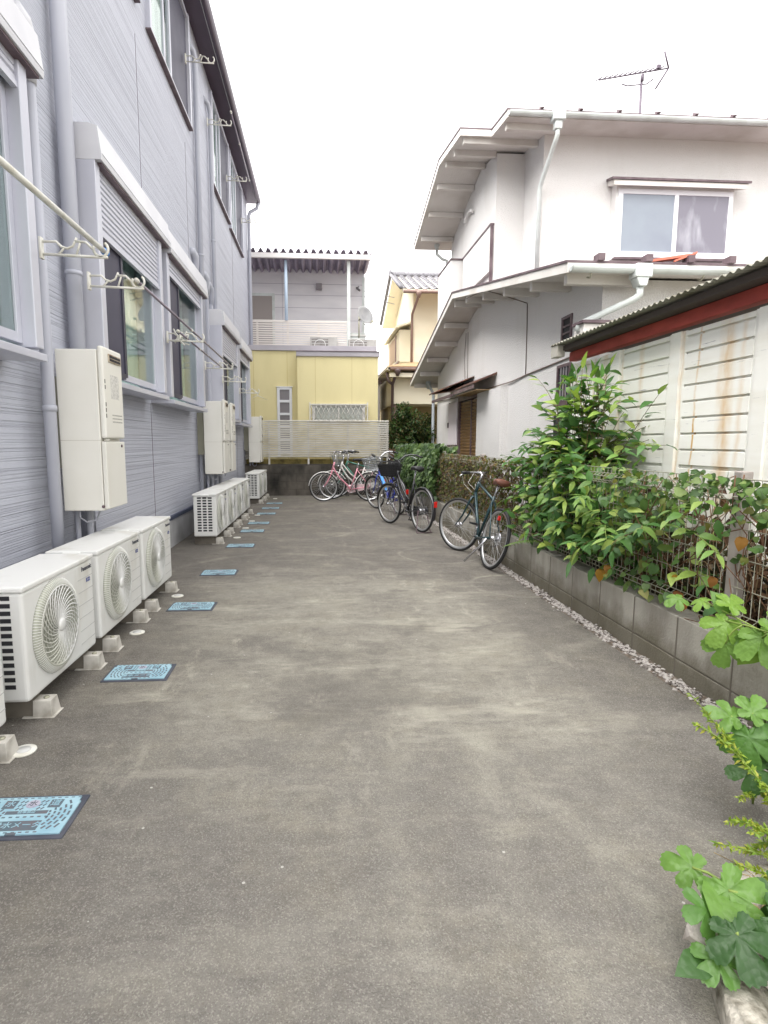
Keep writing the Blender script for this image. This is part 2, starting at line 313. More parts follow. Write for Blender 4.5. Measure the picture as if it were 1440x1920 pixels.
def wavy(x,y0,y1,z0,z1,n=60,amp=.018,per=.07):
    mb=MB(); vs=[];fs=[]
    for i in range(n+1):
        y=y0+(y1-y0)*i/n; dx=amp*math.sin(2*math.pi*y/per+1.3*math.sin(y*9)); vs+= [(x+dx,y,z0),(x+dx*.8,y,z1)]
    for i in range(n): fs.append((2*i,2*i+2,2*i+3,2*i+1))
    return mb.add(vs,fs,True)
def ground_window(y0,y1,z0,z1,sh,cw,boxend):
    f=MB()
    f.box((WX-.03,y0-.05,z0-.02),(FX,y0+.045,z1+.02)); f.box((WX-.03,y1-.045,z0-.02),(FX,y1+.05,z1+.02))
    f.box((WX-.03,y0+.045,z1-.03),(FX-.02,y1-.045,z1+.02))
    fr=f.build('window',alu,apt,bevel=.006)
    s=MB(); s.prism([(WX-.05,y0-.06,z0-.02),(WX-.05,y0-.06,z0-.09),(FX+.03,y0-.06,z0-.10),(FX+.03,y0-.06,z0-.055)],(0,y1-y0+.08,0)); s.build('sill',alu,fr,bevel=.004)
    m_=y0+.05+(y1-y0)*.33
    st=MB()
    for a,b,x in ((m_-.05,m_,FX-.075),(y0+.045,y0+.085,FX-.075)): st.box((x,a,z0+.02),(x+.03,b,z1-.03))
    st.box((FX-.075,y0+.085,z0),(FX-.045,m_-.05,z0+.05))
    st.build('screen_sash',rubber,fr)
    MB().box((FX-.062,y0+.085,z0+.05),(FX-.058,m_-.05,z1-.03)).build('insect_screen',screen_m,fr)
    s2=MB(); x=FX-.115
    s2.box((x,m_,z0),(x+.035,m_+.03,z1-.03)); s2.box((x,y1-.10,z0),(x+.035,y1-.045,z1-.03)); s2.box((x,m_+.03,z0),(x+.035,y1-.10,z0+.06))
    s2.build('sash',alu,fr,bevel=.003)
    MB().box((x+.014,m_+.03,z0+.06),(x+.02,y1-.10,z1-.03)).build('pane',glass,fr)
    wavy(WX-.05,m_-.05,y1,z0-.05,z1+.05).build('curtain',cw,fr)
    b=MB(); b.prism([(WX-.02,y0-.05,z1+.02),(FX+.05,y0-.05,z1+.02),(FX+.055,y0-.05,z1+.05),(FX+.03,y0-.05,z1+.265),(FX-.04,y0-.05,z1+.285),(WX-.02,y0-.05,z1+.285)],(0,boxend-y0+.05,0))
    b.box((FX+.0545,y0-.045,z1+.062),(FX+.058,boxend-.005,z1+.068)); bx=b.build('shutter_box',box_m,apt,bevel=.003)
    br=MB(); br.box((FX-.10,y0,z1+.004),(FX+.035,boxend-.03,z1+.0185)); br.build('brush_seal',trimbr,bx)
    sl=MB(); z=z1+.02; k=0
    while z>z1-sh:
        sl.prism([(FX-.035,y0+.03,z),(FX-.022,y0+.03,z-.012),(FX-.022,y0+.03,z-.036),(FX-.035,y0+.03,z-.044)],(0,y1-y0-.06,0)); z-=.045
    sl.box((FX-.045,y0+.03,z-.03),(FX-.012,y1-.03,z)); sl.build('roller_shutter',alu_hi,apt)
for i,(a,b,c,d,sh) in enumerate(G_WIN):
    ground_window(a,b,c,d,sh,curtain if i in(0,1,2) else curtain_w,[3.86,6.74,8.82,12.13,14.15][i])
for i,(y0,y1,z0,z1) in enumerate(U_WIN):
    f=MB(); x=WX+.055
    f.box((WX-.03,y0-.04,z0-.03),(x,y0+.035,z1+.03)); f.box((WX-.03,y1-.035,z0-.03),(x,y1+.04,z1+.03)); f.box((WX-.03,y0+.035,z1-.03),(x-.01,y1-.035,z1+.03)); f.box((WX-.03,y0+.035,z0-.03),(x-.01,y1-.035,z0+.03))
    fr=f.build('window',alu,apt,bevel=.004)
    MB().box((WX,y0-.06,z0-.05),(x+.008,y1+.06,z0-.033)).build('sill',trimbr,fr,bevel=.003)
    md=(y0+y1)/2
    s=MB(); s.box((x-.075,md-.04,z0+.03),(x-.035,md+.03,z1-.03)); s.box((x-.075,md-.30,z0+.03),(x-.045,md-.24,z1-.03)); s.build('sash',alu,fr)
    MB().box((x-.062,y0+.035,z0+.03),(x-.057,md-.04,z1-.03)).build('pane',glass,fr)
    MB().box((x-.05,md+.03,z0+.03),(x-.046,y1-.035,z1-.03)).build('insect_screen',screen_m,fr)
    wavy(WX-.085,y0,md+.2,z0-.03,z1+.03).build('curtain',curtain_w,fr)
def vpipe(y,x,r,z0,z1,name='downpipe',m=pipe_m,coll=(),top=None):
    p=MB(); pts=[(x,y,z0),(x,y,z1)]+(top or []); p.tube(pts,r,14)
    for z in coll: p.tube([(x,y,z),(x,y,z+.03)],r+.006,14)
    return p.build(name,m,apt)
vpipe(4.62,WX+.085,.058,.0,7.7,coll=(2.62,5.2))
vpipe(10.65,WX+.06,.036,.0,6.98,coll=(3.2,4.9),top=[(WX+.06,10.65,7.06),(WX+.045,10.57,7.14),(WX-.03,10.45,7.18)])
vpipe(9.52,WX+.06,.04,.0,7.12,coll=(4.3,),top=[(WX+.06,9.52,7.2),(WX+.045,9.44,7.27),(WX-.02,9.34,7.28)])
vpipe(15.82,WX+.065,.045,.0,7.3,coll=(3.4,),top=[(WX+.1,15.84,7.4),(WX+.28,15.88,7.52),(WX+.31,15.88,7.66)])
def duct(y,z1,wd=.075,z0=.1,name='pipe_cover',big=1.0):
    p=MB(); x=WX
    p.box((x,y-wd/2,z0),(x+.06,y+wd/2,z1))
    d=p.build(name,pipe_m,apt,bevel=.014)
    e=MB(); e.tube([(x-.02,y-.16,z1+.18),(x+.03,y-.13,z1+.18),(x+.045,y-.05,z1+.13),(x+.04,y,z1+.02),(x+.035,y,z1-.12)],[r_*big for r_ in (.05,.055,.058,.052,.044)],12); e.build('elbow_cap',pipe_m,d)
p=MB(); p.tube([(-1.80,3.98,.0),(-1.80,3.98,3.72)],.040,14); p.tube([(-1.80,3.98,1.56),(-1.80,3.98,1.60)],.047,14); o=p.build('pipe_cover',pipe_m,apt)
p=MB(); p.tube([(-1.80,3.98,3.60),(-1.80,3.985,3.74),(-1.80,3.97,3.85),(-1.80,3.92,3.92),(-1.81,3.84,3.94)],[.046,.058,.068,.07,.066],14); p.build('elbow_cap',box_m,o)
duct(10.02,3.95); duct(10.38,3.88); duct(9.2,4.05)
# ---------------------------------------------------------------- air conditioner
wordm=mat('badge_grey',lin((70,72,82)),.5); wordb=mat('badge_blue',lin((92,100,150)),.5)
finm=mat('guard_fin_grey',lin((176,178,164)),.5)
algae=mat('fan_guard',lin((222,222,220)),.42,col2=lin((176,176,150)),vscale=2,vstretch=(1,1,.5),vlo=.5,vhi=.8)
def make_ac():
    t=thing('air_conditioner_unit','x','air conditioner',local=True)
    D,Wd,H=.30,.80,.56          # front face x=0, body runs back to -D, y centred, z from 0
    b=MB(); b.box((-D,-Wd/2,0),(0,Wd/2,H-.02)); b.build('casing',acw,t,bevel=.018,bseg=3)
    b=MB(); b.box((-D-.012,-Wd/2-.008,H-.022),(.006,Wd/2+.008,H+.006)); b.cbox((-D/2,-Wd/2-.012,H-.014),(.11,.03,.03)); b.build('lid',acw,t,bevel=.008)
    g=MB(); 
    for k in range(13):
        z=.07+k*.036
        for j in range(3): g.box((-.247+j*.070,-Wd/2-.0015,z),(-.247+j*.070+.05,-Wd/2+.01,z+.021))
    g.build('side_grille',dark,t)
    fy,fz,fr=-.09,.285,.215
    M=Matrix.Translation((0,fy,fz))@Matrix.Rotation(math.pi/2,4,'Y')
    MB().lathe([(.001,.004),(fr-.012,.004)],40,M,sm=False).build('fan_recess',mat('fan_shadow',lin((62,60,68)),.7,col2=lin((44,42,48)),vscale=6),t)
    r=MB(); r.lathe([(fr+.032,.001),(fr+.02,.016),(fr-.004,.026),(fr-.012,.022),(fr-.014,.005)],56,M); 
    ring=r.build('fan_ring',finm,t)
    fn=MB()
    for k in range(110):
        a=2*math.pi*k/110; ca,sa=math.cos(a),math.sin(a)
        fn.tube([M@Vector(((fr+.033)*ca,(fr+.033)*sa,.002)),M@Vector(((fr+.0205)*ca,(fr+.0205)*sa,.018)),M@Vector(((fr-.002)*ca,(fr-.002)*sa,.0275))],.0017,4,cap=False)
    fn.build('ring_fin',acw,ring)
    v=MB()
    for k in range(34):
        a0=2*math.pi*k/34; pts=[]
        for q in range(9):
            s=q/8; rr=.03+(fr-.04)*s; a=a0-1.15*s**.8; pts.append(M@Vector((rr*math.cos(a),rr*math.sin(a),.026+.004*math.sin(math.pi*s))))
        v.tube(pts,.0024 if k%2 else .0034,5,cap=False)
    for k in range(1,7):
        rr=.03+(fr-.04)*k/6.6; v.tube([M@Vector((rr*math.cos(2*math.pi*q/40),rr*math.sin(2*math.pi*q/40),.0235)) for q in range(40)],.0016,4,closed=True)
    v.tube([M@Vector(((fr-.009)*math.cos(2*math.pi*q/48),(fr-.009)*math.sin(2*math.pi*q/48),.024)) for q in range(48)],.005,6,closed=True)
    v.lathe([(.034,.024),(.032,.033),(.02,.037),(.0001,.038)],24,M)
    v.build('fan_guard',algae,t)
    s=MB()
    for k in range(6): s.box((-.003,.19,.07+.075*k),(.0012,Wd/2-.012,.0735+.075*k))
    s.build('panel_groove',mat('groove_grey',lin((186,186,184)),.6),t)
    Mt=Matrix.Translation((.0012,.31,.50))@Matrix(((0,0,1,0),(1,0,0,0),(0,1,0,0),(0,0,0,1)))
    text_mesh('Panasonic',.038,'logo',wordm,t,Mt,bold=.0004,sx=.92)
    text_mesh('R32',.034,'badge',wordb,t,Matrix.Translation((.0012,.325,.425))@Matrix(((0,0,1,0),(1,0,0,0),(0,1,0,0),(0,0,0,1))),bold=.001)
    return t
ac0=make_ac()
AC_Y=[(2.06,'white outdoor air conditioner unit cut off by the left picture edge'),(3.045,'near white outdoor air conditioner unit with dark side slots, fan guard closest to camera'),
 (3.925,'middle white outdoor air conditioner unit of the close row below the cream water heater'),(4.795,'white outdoor air conditioner unit ending the close row beside bare grey foundation'),
 (7.82,'white outdoor air conditioner unit fronting the middle row, slotted side visible'),(8.70,'second white outdoor air conditioner unit from the front of the middle row'),
 (9.57,'third white outdoor air conditioner unit from the front of the middle row'),(10.42,'rearmost white outdoor air conditioner unit of the middle row'),
 (12.85,'white outdoor air conditioner unit with slotted side at the front of the farthest row'),(13.72,'rear white outdoor air conditioner unit of the farthest row near the dark block wall')]
foot=thing('support_block','x','support block',local=True)
footm=mat('foot_grey',lin((196,192,184)),.7,col2=lin((128,122,110)),vscale=9,vlo=.45,vhi=.75)
b=MB(); vs=[(x,y,z) for z,a,w_ in ((0,.045,.048),(.085,.034,.038)) for x,y in ((-.05,-w_),(a,-w_),(a,w_),(-.05,w_))]; b.add(vs,[(0,3,2,1),(4,5,6,7),(0,1,5,4),(1,2,6,5),(2,3,7,6),(3,0,4,7)]); b.box((-.10,-.055,0),(.055,.055,.006)); b.build('block_body',footm,foot,bevel=.007)
MB().box((-.33,-.036,0),(-.051,.036,.112)).build('block_bar',mat('foot_bar',lin((120,114,104)),.85,col2=lin((84,78,70)),vscale=7),foot)
MB().lathe([(.014,0),(.014,.006),(.0001,.007)],10,Matrix.Translation((0,0,.085))).build('bolt',galv,foot)
ends=('camera-side','far')
rows=['the unit cut off at the left edge','the near unit of the close row','the middle unit of the close row','the last unit of the close row','the front unit of the middle row','the second unit of the middle row','the third unit of the middle row','the rearmost unit of the middle row','the front unit of the farthest row','the rear unit of the farthest row']
n=0
for i,(y,lab) in enumerate(AC_Y):
    place(ac0,i==0,(-1.36,y,.118),lab,left=True,group='white outdoor air conditioner units along the grey building')
    for j,dy in enumerate((-.27,.32)):
        place(foot,n==0,(-1.345,y+dy,0),'white plastic foot under the %s end of %s'%(ends[j],rows[i]),left=True,group='plastic feet under the outdoor units'); n+=1
# ---------------------------------------------------------------- water heaters on the wall
def make_heater():
    t=thing('water_heater','x','water heater',local=True)
    b=MB(); b.box((.05,-.19,0),(.33,.19,1.13)); b.build('casing',cond_m,t,bevel=.006)
    w_=MB(); w_.box((-.09,-.03,.3),(.055,.10,.96)); w_.build('wall_bracket',galv,t)
    MB().box((.049,-.1912,.50),(.331,.1912,.503)).build('seam',mat('seam_beige',lin((186,182,170)),.7),t)
    f=MB(); f.box((.332,-.185,.515),(.372,.185,1.155)); fp=f.build('front_panel',cond_m,t,bevel=.014,bseg=3)
    e=MB(); e.box((.372,-.09,1.055),(.380,.15,1.115)); ex=e.build('exhaust_frame',mat('exhaust_steel',lin((190,178,160)),.35,.6,col2=lin((140,112,82)),vscale=20),fp,bevel=.008)
    e=MB(); e.box((.379,-.075,1.065),(.3815,.135,1.082)); e.box((.379,-.075,1.088),(.3815,.135,1.105)); e.build('exhaust_slot',dark,ex)
    vd=mat('vent_dark',lin((92,88,84)),.7)
    for z in (.86,.90,.66,.70,.74): MB().box((.366,-.172,z),(.3735,-.160,z+.028)).build('vent_slot',vd,fp)
    s=MB()
    for r_ in range(3):
        for c_ in range(11): s.box((.371,-.05+c_*.018,.63+r_*.024),(.3732,-.045+c_*.018,.639+r_*.024))
    s.build('vent_perforation',vd,fp)
    st=MB(); st.box((.3715,-.06,.80),(.3725,.10,.97)); st.build('rating_sticker',mat('pale_sticker',lin((214,212,206)),.5,col2=lin((180,178,172)),vscale=60),fp)
    l=MB(); l.box((.334,-.19,.012),(.365,.19,.492)); l.cbox((.352,-.13,.503),(.03,.05,.012)); l.build('lower_cover',cond_m,t,bevel=.008)
    sc=MB(); sc.lathe([(.012,0),(.01,.006),(.0001,.007)],10,Matrix.Translation((.365,.12,.46))@Matrix.Rotation(math.pi/2,4,'Y')); sc.lathe([(.012,0),(.01,.006),(.0001,.007)],10,Matrix.Translation((.325,-.19,.03))@Matrix.Rotation(math.pi/2,4,'X')); sc.build('screw',trimbr,t)
    c=MB(); c.tube([(.12,-.1,0),(.12,-.1,-.06),(.15,-.06,-.10),(.20,0,-.09),(.22,.04,0)],.007,6); c.tube([(.05,.02,0),(.05,.02,-.6)],.02,8); c.tube([(.10,.12,0),(.10,.12,-.6)],.026,8); c.build('supply_pipe',pipe_m,t)
    return t
h0=make_heater()
for i,(y,lab) in enumerate([(4.30,'tall cream water heater cabinet hanging closest to the camera over the close row'),(9.14,'tall cream water heater cabinet, first of the adjoining pair on the wall'),(9.86,'tall cream water heater cabinet, rear one of the adjoining pair on the wall'),(14.42,'tall cream water heater cabinet by the far building corner over the farthest row')]):
    place(h0,i==0,(-1.855,y,.86 if i else .865),lab,left=True,group='cream water heaters on the grey wall')
# ---------------------------------------------------------------- laundry brackets and poles
brk=thing('laundry_bracket','x','laundry bracket',local=True)
b=MB()
b.tube([(0,0,0),(.40,0,-.015)],.009,6); b.tube([(0,0,.075),(.09,0,.075),(.12,0,.045),(.155,0,.035),(.19,0,.05),(.215,0,.10)],.008,6); b.tube([(.205,0,.08),(.27,0,.075),(.31,0,.035)],.008,6)
b.tube([(.10,0,.0),(.14,0,.04)],.007,6); b.tube([(.21,0,0),(.235,0,.07)],.007,6)
b.tube([(.36+.045*math.cos(a),0,.035+.045*math.sin(a)) for a in [R(150+q*24) for q in range(12)]],.009,6)
b.build('arm',plas_w,brk)
MB().box((-.012,-.02,-.03),(.006,.02,.10)).build('wall_plate',plas_w,brk,bevel=.004)
BR=[(FX,3.80,2.52,'cream laundry bracket holding the white pole with a blue end tape'),(FX,4.52,2.52,'cream laundry bracket at the near jamb of the half shuttered window'),(FX,6.66,2.50,'cream laundry bracket with clothes pegs between two ground floor windows'),
 (FX,8.72,2.46,'cream laundry bracket carrying the far ends of two metal poles'),(FX,10.16,2.42,'bare cream laundry bracket just past the downpipes on the ground floor'),(FX,12.19,2.40,'cream laundry bracket with an empty hanger near the far building corner'),
 (WX+.05,8.95,6.80,'cream laundry bracket highest in the photo, under the eave by the first downpipe'),(WX+.05,10.48,6.76,'upper cream laundry bracket beyond the second downpipe'),(WX+.05,12.41,6.70,'upper cream laundry bracket at the far end of the upstairs pole'),(WX+.05,14.50,6.66,'upper cream laundry bracket closest to the far building corner')]
for i,(x,y,z,lab) in enumerate(BR): place(brk,i==0,(x,y,z),lab,left=True,group='laundry brackets on the grey building')
steel=mat('pole_steel',lin((150,140,150)),.35,.7)
def pole(name,a,b,r,m,lab,cap=None,joint=True):
    t=thing(name,lab,'laundry pole',a,left=True); p=MB(); p.tube([a,b],r,10); p.build('rod',m,t)
    A,Bv=Vector(a),Vector(b); d=(Bv-A).normalized()
    c=MB(); c.tube([Bv-d*.01,Bv+d*.03],r+.006,10); c.tube([A-d*.03,A+d*.01],r+.006,10); c.build('end_cap',plas_w if not cap else cap,t)
    if joint: j=MB(); q=A+d*(Bv-A).length*.4; j.tube([q,q+d*.04],r+.005,10); j.build('joint_collar',plas_w,t)
bluet=mat('blue_tape',lin((70,140,220)),.5)
pole('laundry_pole',(-1.34,1.9,2.56),(-1.34,3.86,2.56),.0165,plas_w,'white laundry pole with blue end, nearest the camera',bluet,False)
pole('laundry_pole',(-1.34,4.5,2.555),(-1.34,8.8,2.50),.011,steel,'long thin grey metal laundry pole on the outer hooks',None)
pole('laundry_pole',(-1.49,6.3,2.53),(-1.49,8.85,2.49),.011,steel,'short thin grey metal laundry pole on the inner hooks',None)
pole('laundry_pole',(-1.46,10.3,6.86),(-1.46,12.6,6.80),.011,steel,'thin grey metal laundry pole upstairs below the eave',None)
peg=thing('clothes_pegs','bunch of pale plastic clothes pegs hanging on a ground floor laundry bracket','clothes pegs',(-1.56,6.66,2.5),left=True)
random.seed(5); b=MB()
for k in range(12):
    p=Vector((-1.56+random.uniform(-.05,.07),6.66+random.uniform(-.06,.06),2.52+random.uniform(-.05,.06))); d=Vector((random.uniform(-1,1),random.uniform(-1,1),random.uniform(-1,.4))).normalized()*.06; b.tube([p-d,p+d],.008,5)
b.build('peg',plas_w,peg)
hg=thing('clothes_hanger','white plastic clothes hanger on the laundry bracket near the far corner','clothes hanger',(-1.40,12.19,2.38),left=True)
b=MB(); b.tube([(-1.36,12.19,2.42),(-1.33,12.19,2.39),(-1.33,12.19,2.34),(-1.52,12.19,2.25),(-1.12,12.19,2.25),(-1.33,12.19,2.34)],.008,6); b.build('hanger_wire',plas_w,hg)
# ---------------------------------------------------------------- water meter covers
mcb=mat('meter_blue',lin((156,188,200)),.55,col2=lin((134,172,188)),vscale=12); mcd=mat('meter_recess',lin((84,100,110)),.7,col2=lin((100,96,102)),vscale=25); mfr=mat('meter_frame',lin((58,62,74)),.6,col2=lin((76,78,88)),vscale=8)
def make_meter():
    t=thing('water_meter_cover','x','water meter cover',local=True)
    MB().box((-.185,-.12,-.02),(.185,.12,.005)).build('frame',mfr,t,bevel=.004)
    lid=MB(); lid.prism([(-.168,-.103,.005),(.168,-.103,.005),(.168,.075,.005),(.16,.075,.005),(.16,.103,.005),(-.16,.103,.005),(-.16,.075,.005),(-.168,.075,.005)],(0,0,.005)); ld=lid.build('lid',mcb,t)
    s=MB(); z0,z1=.0098,.0107
    def sl(x0,y0,x1,y1,wd):
        d=Vector((x1-x0,y1-y0,0)); q=Vector((-d.y,d.x,0)).normalized()*wd/2
        s.prism([Vector((x0,y0,z0))-q,Vector((x1,y1,z0))-q,Vector((x1,y1,z0))+q,Vector((x0,y0,z0))+q],(0,0,z1-z0))
    for sgn in (-1,1):
        cx=-sgn*.02
        for k in range(6):
            r=.066+k*.017
            for q in range(9):
                a=-1.0+q*.245+(k%2)*.1
                if a>1.05: continue
                x0=sgn*(r*math.cos(a)+.02); y0=-.005+r*1.05*math.sin(a); x1=sgn*(r*math.cos(a+.16)+.02); y1=-.005+r*1.05*math.sin(a+.16)
                if abs(x0)<.083 or abs(x0)>.155 or abs(y0)>.088 or abs(x1)>.157 or abs(y1)>.09: continue
                if y0>.035 and abs(x0)<.12: continue
                sl(x0,y0,x1,y1,.0075)
    for k in range(13):
        x=-.15+k*.025
        sl(x,.096,x+.012,.096,.004)
        if abs(x)<.085: sl(x,-.012,x+.012,-.012,.006); sl(x,-.094,x+.012,-.094,.005)
    for x in (-.045,.045,-.03,.03):
        for y in (.035,.055,.075): sl(x-.004,y-.006,x+.004,y+.006,.006)
    s.box((-.078,-.085,z0),(.078,-.034,z1)); s.box((-.075,.004,z0),(.075,.022,z1)); s.box((-.105,.038,z0),(-.06,.084,z1)); s.box((.06,.038,z0),(.105,.084,z1)); s.box((-.015,-.105,.006),(.02,-.095,z1))
    s.build('recess',mcd,ld)
    MB().lathe([(.0001,0),(.024,0),(.024,.0007),(.0001,.0008)],24,Matrix.Translation((0,.061,.0102)),sm=False).build('water_emblem',mat('emblem_pale',lin((176,172,186)),.6,col2=lin((150,150,168)),vscale=30),ld)
    def tx(s_,size,x,y,z,m_): text_mesh(s_,size,'lettering',m_,ld,Matrix.Translation((x,y,z)),depth=.0006)
    tx('量水メータ',.034,0,-.058,.0113,mcb); tx('駐車禁止',.016,0,.0135,.0113,mcb); tx('水',.036,-.082,.062,.0113,mcb); tx('道',.036,.082,.062,.0113,mcb); tx('水',.034,0,.062,.0116,mcd)
    return t
mc=make_meter()
MC=[(1.97,'blue water meter cover closest to the camera, cut by the left edge with lettering legible'),(3.255,'blue water meter cover in front of the near outdoor unit'),(4.60,'blue water meter cover in front of the last unit of the close row'),(5.82,'blue water meter cover right by the dark concrete joint'),(7.36,'blue water meter cover lying between the close and middle rows of units'),
 (8.60,'blue water meter cover in front of the second unit of the middle row'),(9.45,'blue water meter cover in front of the third unit of the middle row'),(10.72,'blue water meter cover just beyond the farther pale concrete joint'),(11.62,'second farthest blue water meter cover, beyond the middle row'),(12.55,'blue water meter cover farthest away, beside the farthest row of units')]
for i,(y,lab) in enumerate(MC): place(mc,i==0,(-1.045,y,.001),lab,left=True,group='blue water meter covers in the concrete',rotz=(0,.01,-.008,.015,0,0,0,0,0,0)[i])
# drain caps
dc=thing('drain_cap','x','drain cap',local=True)
b=MB(); b.lathe([(.052,0),(.052,.006),(.046,.009),(.0001,.009)],28); b.build('cap_disc',plas_w,dc); b=MB(); b.lathe([(.03,.009),(.03,.0105),(.0001,.0105)],20); b.build('lid_plug',mat('cap_grey',lin((196,196,194)),.5),dc)
for i,(x,y,lab) in enumerate([(-1.36,2.42,'pale round drain cap at the left picture edge'),(-1.37,3.97,'pale round drain cap by the feet of the middle close unit'),(-1.33,4.93,'pale round drain cap by the feet of the last close unit'),(-1.27,8.0,'pale round drain cap by the front unit of the middle row'),(-1.27,8.9,'pale round drain cap by the second unit of the middle row'),(-1.27,9.7,'pale round drain cap by the third unit of the middle row'),(-1.27,10.5,'pale round drain cap by the rear unit of the middle row'),(-1.2,13.6,'pale round drain cap by the farthest row')]):
    place(dc,i==0,(x+.08,y,.001),lab,left=True,group='round drain caps along the units')
# ---------------------------------------------------------------- low block wall and gravel strip on the right
blkj=mat('mortar_joint',lin((112,106,96)),.9)
wl=thing('block_wall','low grey concrete block wall under the mesh fence along the right of the alley','wall',(2.15,8,.36))
random.seed(3)
m=MB(); y=1.6; k=0
bl=MB(); jn=MB()
jn.box((2.085,-2,-.05),(2.235,14.38,.345)); jn.build('mortar',blkj,wl)
y=-1.4
while y<14.3:
    e=min(y+.432,14.36)
    bl.box((2.08+random.uniform(-.002,.002),y+.004,-.05),(2.24,e-.004,.103)); bl.box((2.08+random.uniform(-.002,.002),y+.004,.111),(2.24,e-.004,.355+random.uniform(-.002,.002)))
    y+=.44
wbm=mat('wall_block',lin((166,162,152)),.9,bump=(70,.004))
N,L,B=nd(wbm); tc=N.new('ShaderNodeTexCoord').outputs['Object']; sp_=N.new('ShaderNodeSeparateXYZ'); L.new(tc,sp_.inputs[0])
st_=mnoise(N,L,tc,3.2,(1,1,.25),6,.40,.72); bt=mnoise(N,L,tc,5,(1,1,1),6,.3,.7); zz_=mmath(N,L,'ADD',sp_.outputs[2],mmath(N,L,'MULTIPLY',bt,-.16)); r_=N.new('ShaderNodeMapRange'); r_.inputs[1].default_value=-.36; r_.inputs[2].default_value=-.20; r_.inputs[3].default_value=1; r_.inputs[4].default_value=0; L.new(zz_,r_.inputs[0]); ORG_Z=.0
c=mixc(N,L,st_,lin((178,174,164)),lin((124,118,108))); c=mixc(N,L,mmath(N,L,'MULTIPLY',r_.outputs[0],.75),c,lin((92,86,66)))
L.new(c,B.inputs['Base Color'])
bl.build('block_course',wbm,wl,bevel=.005)
gr=MB()
for k in range(3600):
    y=random.uniform(1.95,9.5) if random.random()<.86 else random.uniform(9.5,14.2); x=random.gauss(2.025,.024)
    if x<1.955 or x>2.09: continue
    s=random.uniform(.009,.020)*(1.0 if y<6 else 1.2); M=Matrix.Translation((x,y,random.uniform(.0,.008)))@Matrix.Rotation(random.uniform(0,6.3),4,'Z')@Matrix.Rotation(random.uniform(-.5,.5),4,'X')
    gr.M=M; a=s; b_=s*random.uniform(.5,.9); c_=s*random.uniform(.35,.7)
    gr.add([(a,0,0),(0,b_,0),(-a*.9,0,0),(0,-b_,0),(0,0,c_),(0,0,-c_)],[(0,1,4),(1,2,4),(2,3,4),(3,0,4),(1,0,5),(2,1,5),(3,2,5),(0,3,5)])
gr.M=None
gvm=mat('gravel_pale',lin((200,194,192)),.85)
N,L,B=nd(gvm); ge=N.new('ShaderNodeNewGeometry'); rp=N.new('ShaderNodeValToRGB'); rp.color_ramp.elements[0].color=(*lin((70,62,56)),1); rp.color_ramp.elements[1].color=(*lin((178,172,167)),1); rp.color_ramp.elements[1].position=.55
L.new(ge.outputs['Random Per Island'],rp.inputs[0]); L.new(rp.outputs[0],B.inputs['Base Color'])
tag(gr.build('gravel',gvm),'strip of pale gravel between the concrete and the low block wall','gravel',kind='stuff')
MB().box((1.9705,-3,-.045),(2.0795,14.4,-.001)).build('gravel_bed',mat('gravel_bed_soil',lin((92,80,70)),.95,col2=lin((130,120,110)),vscale=40),props={'kind':'structure'})
# ---------------------------------------------------------------- mesh fence
fen=thing('mesh_fence','beige wire mesh fence with square posts standing on the low block wall','fence',(2.17,8,.355))
postm=mat('post_taupe',lin((176,168,162)),.5,.1,col2=lin((158,150,144)),vscale=5)
PY=[.48,2.70,4.92,7.14,9.36,11.58,13.80]
for y in PY:
    p=MB(); p.box((2.142,y-.03,.30),(2.202,y+.03,1.205)); p.box((2.13,y-.02,1.05),(2.142,y+.02,1.08)); p.box((2.13,y-.02,.47),(2.142,y+.02,.50))
    p.build('post',postm,fen,bevel=.005)
for a,b in zip([-1.0]+PY,PY):
    p=MB(); fx=2.132
    y=a+.05
    zz=[(.40,0),(.425,-.0),(.44,-.03),(.47,-.03),(.49,0),(1.06,0),(1.08,-.03),(1.11,-.03),(1.13,0),(1.17,0)]
    while y<b-.04:
        p.tube([(fx+d,y,z) for z,d in zz],.0027,4,cap=False); y+=.05
    for z,d in ((.40,0),(.44,-.03),(.47,-.03),(.49,0),(.62,0),(.77,0),(.92,0),(1.06,0),(1.08,-.03),(1.11,-.03),(1.13,0),(1.17,0)):
        p.tube([(fx+d-.005,a+.03,z),(fx+d-.005,b-.03,z)],.003,4,cap=False)
    p.build('mesh_panel',galv,fen)
# ---------------------------------------------------------------- shed with concrete siding
shm=mat('shed_panel_paint',lin((226,222,208)),.8)
N,L,B=nd(shm); tc=N.new('ShaderNodeTexCoord').outputs['Object']
sp_=N.new('ShaderNodeSeparateXYZ'); L.new(tc,sp_.inputs[0]); YY=sp_.outputs[1]
def strk(y,w_,k):
    a_=mmath(N,L,'ABSOLUTE',mmath(N,L,'SUBTRACT',mmath(N,L,'ADD',YY,mmath(N,L,'MULTIPLY',wob,.05)),y-4+.02),0); r_=N.new('ShaderNodeMapRange'); r_.inputs[1].default_value=0; r_.inputs[2].default_value=w_; r_.inputs[3].default_value=k; r_.inputs[4].default_value=0; L.new(a_,r_.inputs[0]); return r_.outputs[0]
wob=mnoise(N,L,tc,1,(1,2,2.5),4,.3,.7)
ru=strk(3.33,.03,.5)
for y_,w_,k_ in ((3.46,.085,1.1),(3.74,.014,1.7),(3.90,.02,.7),(4.40,.05,.45),(4.70,.03,.6),(4.98,.06,.7),(5.15,.03,.6),(5.32,.05,.5),(2.7,.08,.9),(2.3,.04,.5)): ru=mmath(N,L,'MAXIMUM',ru,strk(y_,w_,k_))
ru2=mnoise(N,L,tc,3,(1,3,1),6,.4,.7); dirt=mnoise(N,L,tc,2.2,(1,.6,3),7,.45,.75); chip=mnoise(N,L,tc,6,(1,.28,8),9,.635,.66,.7)
